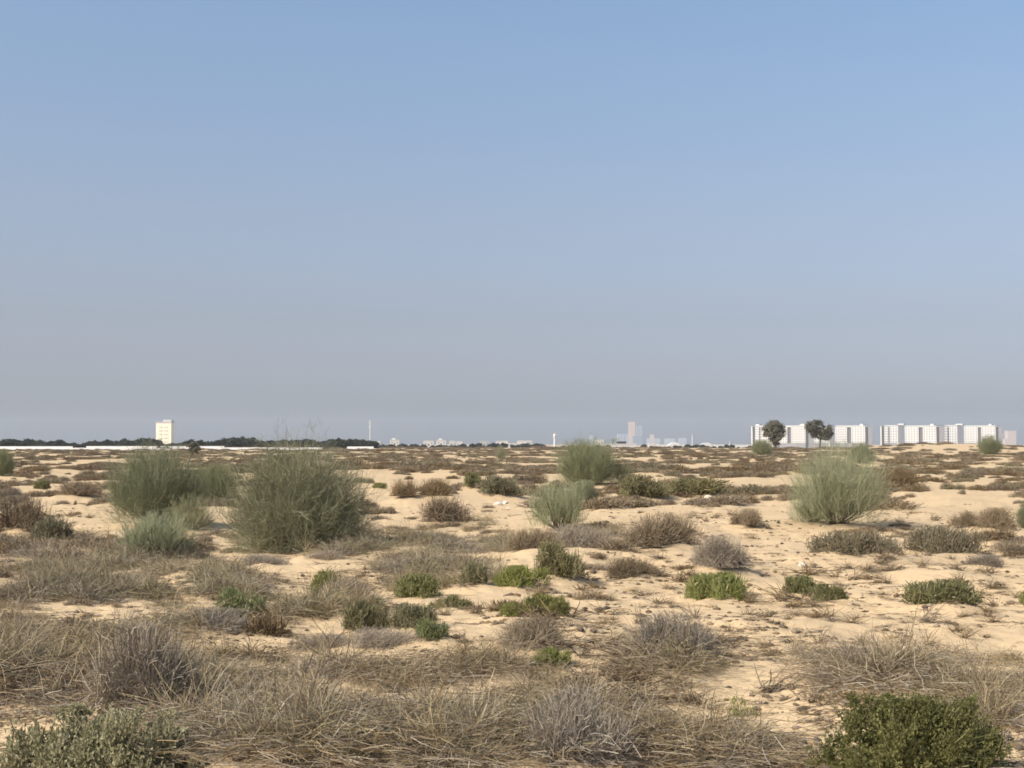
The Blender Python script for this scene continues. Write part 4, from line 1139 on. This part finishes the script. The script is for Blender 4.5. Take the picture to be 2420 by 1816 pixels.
cnt = {}
g = np.random.default_rng(99)
for p, x, y, wm, hm in HERO:
    kind, label, name, cat, group = p[0], p[5], p[6], p[7], p[8]
    vs, (r0, hh0) = variants(kind)
    i = cnt.get(kind, 0); cnt[kind] = i+1
    me = vs[i % len(vs)]
    s = (wm/2/r0, wm/2/r0, hm/hh0)
    if wm/hm > 2.6: s = (s[0], s[0]*0.55, s[2])
    z = zat(x, y)-0.02
    rz = g.uniform(0, 6.28) if s[0] == s[1] else g.uniform(-.2, .2)
    if isinstance(me, tuple):
        o = empty(name, (x, y, z), rz)
        link('stems', me[0], o); link('foliage', me[1], o)
    else:
        o = link(name, me); o.location = (x, y, z); o.rotation_euler = (0, 0, rz)
    o.scale = s
    setp(o, label, cat, group)

# ------------------------------------------------------------------ scatter helper: points + instances of unlinked source meshes
def scatter(name, meshes, pts, label, cat, kind='stuff'):
    """pts: list of (x, y, z, rx, ry, rz, sx, sy, sz, index)"""
    src = bpy.data.collections.new(name+'_sources')
    for i, m in enumerate(meshes):
        o = bpy.data.objects.new(f'{name}_source_{i:02d}', m); src.objects.link(o)
    A = np.array(pts, float)
    me = bpy.data.meshes.new(name); me.vertices.add(len(A)); me.vertices.foreach_set('co', A[:, :3].ravel().astype(np.float32))
    for nm, ty, dat, key in (('rot', 'FLOAT_VECTOR', A[:, 3:6], 'vector'), ('scl', 'FLOAT_VECTOR', A[:, 6:9], 'vector'), ('idx', 'INT', A[:, 9].astype(np.int32), 'value')):
        at = me.attributes.new(nm, ty, 'POINT'); at.data.foreach_set(key, np.ascontiguousarray(dat).ravel())
    o = link(name, me); setp(o, label, cat, None, kind)
    ng = bpy.data.node_groups.new(name, 'GeometryNodeTree')
    ng.interface.new_socket('Geometry', in_out='INPUT', socket_type='NodeSocketGeometry')
    ng.interface.new_socket('Geometry', in_out='OUTPUT', socket_type='NodeSocketGeometry')
    N = ng.nodes; Lk = ng.links
    gi = N.new('NodeGroupInput'); go = N.new('NodeGroupOutput')
    ip = N.new('GeometryNodeInstanceOnPoints'); ci = N.new('GeometryNodeCollectionInfo')
    ci.inputs['Collection'].default_value = src; ci.inputs['Separate Children'].default_value = True; ci.inputs['Reset Children'].default_value = True
    def attr(nm, ty):
        a = N.new('GeometryNodeInputNamedAttribute'); a.data_type = ty; a.inputs['Name'].default_value = nm; return a.outputs[0]
    e2r = N.new('FunctionNodeEulerToRotation'); Lk.new(attr('rot', 'FLOAT_VECTOR'), e2r.inputs[0])
    ip.inputs['Pick Instance'].default_value = True
    Lk.new(gi.outputs[0], ip.inputs['Points']); Lk.new(ci.outputs[0], ip.inputs['Instance'])
    Lk.new(attr('idx', 'INT'), ip.inputs['Instance Index']); Lk.new(e2r.outputs[0], ip.inputs['Rotation']); Lk.new(attr('scl', 'FLOAT_VECTOR'), ip.inputs['Scale'])
    Lk.new(ip.outputs[0], go.inputs[0])
    md = o.modifiers.new('scatter', 'NODES'); md.node_group = ng
    return o

# ------------------------------------------------------------------ landmarks that single out the plants scattered round them
LM = [(336, 1128, 'dark green broom bush on the left'), (345, 1200, 'pale broom bush on the left'), (640, 1195, 'biggest broom bush'), (1272, 1048, 'round bush crossing the horizon'),
      (1205, 1152, 'pale central broom bush'), (1812, 1142, 'large right broom bush'), (905, 1298, 'rounded green cushion left of centre'), (975, 1315, 'dull green shrub left of centre'),
      (1025, 1277, 'olive shrub between two green cushions'), (1124, 1279, 'brightest green cushion'), (1210, 1264, 'tall olive shrub by the hummock'), (1104, 1337, 'smaller green shrub of the touching pair'),
      (1178, 1338, 'larger green shrub of the touching pair'), (1548, 1301, 'large green cushion on the right sand'), (1730, 1291, 'dark green joined shrub'), (1790, 1303, 'olive-green joined shrub'),
      (2033, 1323, 'wide olive-green cushion'), (520, 1340, 'pale green shrub with dry blades'), (700, 1298, 'narrow upright green shrub'), (1195, 1447, 'green shrub in the lower middle grass'),
      (932, 1402, 'faded green shrub'), (785, 1372, 'left olive shrub of two'), (892, 1372, 'right olive shrub of two'), (1600, 1542, 'sparse green sprig'), (1972, 1640, 'leafy bush in the bottom right corner'),
      (215, 1640, 'grey-green bush in the bottom left corner'), (50, 1165, 'brown shrub at the left edge'), (960, 1138, 'short dark stake'), (1430, 1202, 'large grey-brown dry shrub'), (1560, 1246, 'grey dome behind the green cushion'),
      (1612, 1142, 'small round dry shrub'), (1850, 1206, 'long flat grey-olive shrub'), (2036, 1206, 'wide grey-olive shrub'), (2122, 1232, 'low grey shrub on the right sand'), (2150, 1154, 'grey-brown shrub near the right edge'),
      (1255, 1204, 'grey shrub crowning the hummock'), (1362, 1258, 'pinkish grey dry shrub'), (742, 1304, 'grey mound by the narrow green shrub'), (312, 1568, 'big grey twig mound, lower left'),
      (1470, 1430, 'grey dome mound above the grass'), (1150, 1412, 'spreading grey-brown twig mound'), (1245, 1650, 'mound with arching pale stems'), (440, 1378, 'grey twig bank on the left'), (870, 1085, 'brown shrub on the sand slope'),
      (1080, 1095, 'heap of white stones'), (1532, 1085, 'pale flat boulder'), (1500, 1082, 'long low olive shrub bank'), (2138, 982, 'rounded bush before the last white block'), (1829, 985, 'egg-shaped dark tree'), (450, 1005, 'small leaning tree'),
      (1083, 996, 'small round bush on the far middle sand'), (110, 1182, 'narrow olive shrub on the left'), (570, 1228, 'dark grey flat shrub'), (1930, 1060, 'brown bank beyond the large broom bush')]
def name_by_landmark(items, prefix, reach):
    """items: (key, px, py) -> {key: label}; each landmark and side is used once, by the nearest item"""
    cand = []
    for key, px, py in items:
        for li, (lx, ly, _) in enumerate(LM):
            dx, dy = px-lx, (py-ly)*2.2
            dd = math.hypot(dx, dy)
            if 12 < dd < reach:
                side = ('right of' if dx > 0 else 'left of') if abs(dx) > abs(dy) else ('in front of' if dy > 0 else 'behind')
                cand.append((dd, key, li, side))
    cand.sort(); used, out = set(), {}
    for dd, key, li, side in cand:
        if key in out or (li, side) in used: continue
        used.add((li, side)); out[key] = f'{prefix} just {side} the {LM[li][2]}'
    return out

# ------------------------------------------------------------------ dry grass: tufts that stand out are things, the tangle between them one mass
GT = [mesh_grass(400+i, 0.15, 0.165, 105, (M['grass'], M['browngrass'], M['grass'], M['greytwig'], M['browngrass'], M['grass'], M['greygrass'])[i], 2.1, 0.6, 0.0034, 0.8) for i in range(7)]
GG = [mesh_grass(420+i, 0.18, 0.185, 150, (M['greygrass'], M['greybrown'], M['greytwig'], M['greygrass'])[i], 1.6, 0.4, 0.0040, 0.5) for i in range(4)]
MT = [mesh_grass(460+i, 0.22, 0.13, 14, M['browngrass'] if i % 2 else M['greytwig'], 1.6, 0.6, 0.0030, 8) for i in range(4)]
ST = [mesh_grass(440+i, 0.07, 0.27, 90, M['grass'], 0.9, 0.3, 0.0038, 0.0) for i in range(4)]
gpos = [(i, *[float(v) for v in project(q[2], q[3], float(h0(q[2], q[3])))]) for i, q in enumerate(GRASS) if q[0] >= 0]
gpos = [q for q in gpos if 5 < q[1] < 2207 and q[2] < 1655]
named = name_by_landmark(gpos, 'straw-coloured grass tuft', 150)
gpts = []
g = np.random.default_rng(101)
for i, (bi, kind, x, y, d, s) in enumerate(GRASS):
    z = zat(x, y)-0.01; rz = g.uniform(0, 6.28)
    sv = (s*g.uniform(.85, 1.25), s*g.uniform(.85, 1.25), s*g.uniform(.75, 1.15))
    j = int(g.integers(0, 7)) if kind == 'grass' else int(g.integers(0, 4))
    if i in named:
        o = link('dry_grass_tuft', ST[j % 4]); o.location = (x, y, z); o.rotation_euler = (0, 0, rz); o.scale = tuple(np.clip(v, 0.7, 1.2) for v in sv)
        setp(o, named[i], 'grass tuft', 'upright tufts of dry grass')
    else:
        gpts.append((x, y, z, 0, 0, rz, *sv, j + (0 if kind == 'grass' else 7)))
        if g.uniform() < 0.3 and kind == 'grass': gpts.append((x+g.normal(0, .1), y+g.normal(0, .15), z, 0, 0, rz, *(1.1*v for v in sv), 15+int(g.integers(0, 4))))
        if g.uniform() < 0.06 and kind == 'grass': gpts.append((x, y, z, 0, 0, rz, *sv, 11+int(g.integers(0, 4))))
scatter('dry_grass', GT+GG+ST+MT, gpts, 'dry straw grass growing over the desert sand', 'grass')

# ------------------------------------------------------------------ far low shrubs
FV = [mesh_drymound(500+i, 1.0, 0.52, M['browntwig'], 1000, 0.020, name='low_brown_shrub', nl=8) for i in range(4)] + \
     [mesh_drymound(510+i, 1.0, 0.55, M['oliveflat'], 1000, 0.020, name='low_brown_shrub', nl=8) for i in range(2)] + \
     [mesh_drymound(520+i, 1.0, 0.50, M['greybrown'], 1000, 0.018, name='low_brown_shrub', nl=8) for i in range(2)]
g = np.random.default_rng(111)
def in_view(x, y): return abs(x/max(y, .1)) < 0.37
order = sorted(range(len(FAR)), key=lambda i: (FAR[i][2]/FAR[i][3]) if in_view(FAR[i][0], FAR[i][1]) else 1e9)
single = set(order[:290]); fpts = []
fpos = [(i, *[float(v) for v in project(FAR[i][0], FAR[i][1], float(h0(FAR[i][0], FAR[i][1])))]) for i in single]
named = name_by_landmark(fpos, 'small dry shrub', 130)
for i, (x, y, r_, s) in enumerate(FAR):
    z = zat(x, y)-0.03; rz = g.uniform(0, 6.28); j = int(g.integers(0, 8))
    if r_ < 45: j = int(g.choice([0, 1, 6, 7, 6, 7]))
    sv = (s*g.uniform(.7, 1.7), s*g.uniform(.8, 1.3), (0.24+0.36*s)*g.uniform(.6, 1.3))
    if r_ < 36: sv = (s*g.uniform(.7, 1.5), s*g.uniform(.8, 1.2), s*g.uniform(.6, 1.1))
    else: rz = g.normal(0, .5)
    if i in single:
        o = link('low_brown_shrub', FV[j]); o.location = (x, y, z); o.rotation_euler = (0, 0, rz); o.scale = sv
        if i in named: setp(o, named[i], 'shrub', 'small dry shrubs beside the larger plants')
        elif r_ < 45: setp(o, 'little dry shrub scattered on the open sand between the broom bushes', 'shrub', 'little dry shrubs on the open sand')
        else: setp(o, 'low brown shrub among many others on the open far plain', 'shrub', 'low shrubs of the open far plain')
    else:
        fpts.append((x, y, z, 0, 0, rz, *sv, j))
scatter('distant_scrub', FV, fpts, 'brown scrub dotted over the far sandy plain', 'scrub')

# ------------------------------------------------------------------ small dry sprigs on the bare sand
SP = [mesh_grass(600+i, 0.03, 0.10, 40, M['sprig'] if 'sprig' in M else M['browntwig'], 1.0, 0.15, 0.004, 0.2, name='dry_sprig') for i in range(3)]
SPR = [(1905, 1222, 1.9), (1990, 1234, 1.4), (1875, 1258, 1.5), (1618, 1310, 1.7), (1497, 1346, 1.5), (1382, 1346, 1.6), (1772, 1392, 1.5), (2075, 1258, 1.3), (2148, 1308, 1.5), (2140, 1276, 1.2),
       (1865, 1395, 1.2), (1525, 1130, 1.5), (1545, 1122, 1.3), (1030, 1330, 1.3), (1300, 1325, 1.2), (2005, 1398, 1.4), (1950, 1395, 1.3), (1700, 1350, 0.9), (1320, 1300, 1.0), (560, 1265, 1.2), (820, 1255, 1.3), (1450, 1325, 0.8),
       (1575, 1368, 1.0), (2080, 1385, 1.2), (1440, 1275, .9), (1850, 1330, .7), (1760, 1225, 1.0), (1690, 1240, .8)]
x, y, d = ground([a for a, _, _ in SPR], [b for _, b, _ in SPR])
for i, (a, b, s) in enumerate(SPR):
    o = link('dry_sprig', SP[i % 3]); o.location = (x[i], y[i], zat(x[i], y[i])-.005); o.rotation_euler = (0, 0, g.uniform(0, 6.28)); o.scale = (s, s, s)
    setp(o, 'small dry brown sprig standing alone on bare sand', 'sprig', 'dry sprigs on the bare sand')

g = np.random.default_rng(131); spts = []
n = 2600
px = g.uniform(-200, 2400, n); py = 1110 + 420*g.uniform(0, 1, n)**1.1
x, y, d = ground(px, py)
cl = gnoise(x/1.3, y/1.3, 61) + 0.6*gnoise(x/4, y/4, 62)
for i in range(n):
    if cl[i] < 0.10+g.normal(0, .1): continue
    q = g.gamma(4, 1/4.)
    spts.append((x[i], y[i], zat(x[i], y[i])-.004, 0, 0, g.uniform(0, 6.28), q*1.5, q*1.5, q*g.uniform(.5, 1.0), int(g.integers(0, 3))))
scatter('low_dry_weeds', SP, spts, 'tiny dry weeds sprinkled over the sand', 'weeds')

# ------------------------------------------------------------------ stones and a stake
STN = [(1076, 1092, 20, 'white stone at the left of the central stone heap'), (1092, 1088, 16, 'white stone at the top of the central stone heap'), (1098, 1099, 12, 'small white stone at the right of the central stone heap'),
       (1532, 1085, 30, 'pale flat boulder lying right of the dark olive shrub bank'), (1622, 1078, 10, 'white stone alone left of the large right broom bush'), (1393, 1098, 18, 'pale stone on the sand above the grey-brown shrub'), (1378, 1108, 14, 'small pale stone lower left of the paired stones'),
       (1060, 1048, 20, 'pale stone slab behind the brown shrubs, middle'), (1734, 1222, 26, 'whitish stone half buried in the right sand'), (158, 1070, 12, 'white stone before the brown shrub on the left'), (1735, 1216, 0, '')]
rocks = [mesh_rock(i, 1.0, M['whitestone' if i % 2 else 'stone'], 0.6) for i in range(4)]
for i, (a, b, w, lb) in enumerate(STN):
    if not lb: continue
    x, y, d = [float(v[0]) for v in ground(a, b)]
    o = link('stone', rocks[1] if lb.startswith('white') else rocks[2]); s = w*d/FD/2
    o.location = (x, y, zat(x, y)+s*0.15); o.scale = (s, s*0.8, s*0.9); o.rotation_euler = (0, 0, i*1.3); setp(o, lb, 'stone')
x, y, d = [float(v[0]) for v in ground(951, 1126)]
mb = MB(); hgt = 44*d/FD
mb.tube([(0, 0, -0.1), (0.01, 0, hgt*0.5), (0.0, 0.01, hgt)], [0.035, 0.033, 0.028], 7); mb.lathe([(0.028, hgt), (0, hgt+.005)], 7)
o = link('wooden_stake', mb.mesh('wooden_stake', M['wood'])); o.location = (x, y, zat(x, y)); setp(o, 'short dark wooden stake upright in the brown dry shrub', 'stake')

# ------------------------------------------------------------------ litter: droppings, clods, broken twigs
def mesh_clod(seed):
    g = np.random.default_rng(seed); mb = MB()
    a = np.linspace(0, 2*np.pi, 6, endpoint=False)
    v = [(0, 0, 0.9*g.uniform(.7, 1.1))] + [(math.cos(t)*g.uniform(.7, 1.3), math.sin(t)*g.uniform(.7, 1.3), 0.3*g.uniform(.4, 1.2)) for t in a] + [(math.cos(t)*.9, math.sin(t)*.9, -.3) for t in a]
    tr = [(0, 1+i, 1+(i+1) % 6) for i in range(6)]; q = [(1+i, 7+i, 7+(i+1) % 6, 1+(i+1) % 6) for i in range(6)]
    mb.add(v, q, g.uniform(0, 1), tris=tr); return mb.mesh('clod', M['clod'])
def mesh_twigs(seed):
    g = np.random.default_rng(seed); mb = MB(); n = 9
    a = g.normal(0, .8, n)
    o = np.stack([g.normal(0, .5, n), g.normal(0, .35, n), g.uniform(.01, .06, n)], -1)
    P = strands(o, np.stack([np.cos(a), np.sin(a), g.normal(0, .05, n)], -1), g.uniform(.5, 1.6, n), g.normal(0, .12, (n, 3)), 4, g, .05)
    P[..., 2] = np.maximum(P[..., 2], .01)
    ribbons(mb, P, np.full((n, 4), .055), g.uniform(0, 1, n), g); return mb.mesh('twigs', M['clod'])
CV = [mesh_clod(700+i) for i in range(4)] + [mesh_twigs(710+i) for i in range(4)]
g = np.random.default_rng(121); pts = []
n = 24000
px = g.uniform(-150, 2360, n); py = 1090 + 590*g.uniform(0, 1, n)**1.1
x, y, d = ground(px, py)
cl = gnoise(x/0.9, y/0.9, 41) + 0.5*gnoise(x/3, y/3, 42)
for i in range(n):
    if cl[i] < 0.04+g.normal(0, .13): continue
    tw = g.uniform() < 0.5
    s = min(1.8, g.gamma(2.5, 1/2.5))*(0.065 if tw else (0.017 if py[i] > 1400 else 0.021))
    pts.append((x[i], y[i], zat(x[i], y[i])+.002, 0, 0, g.uniform(0, 6.28), s*g.uniform(.7, 1.6), s, s*g.uniform(.6, 1.1), (4 if tw else 0)+int(g.integers(0, 4))))
scatter('ground_litter', CV, pts, 'dark clods and broken twigs strewn over the sand', 'litter')
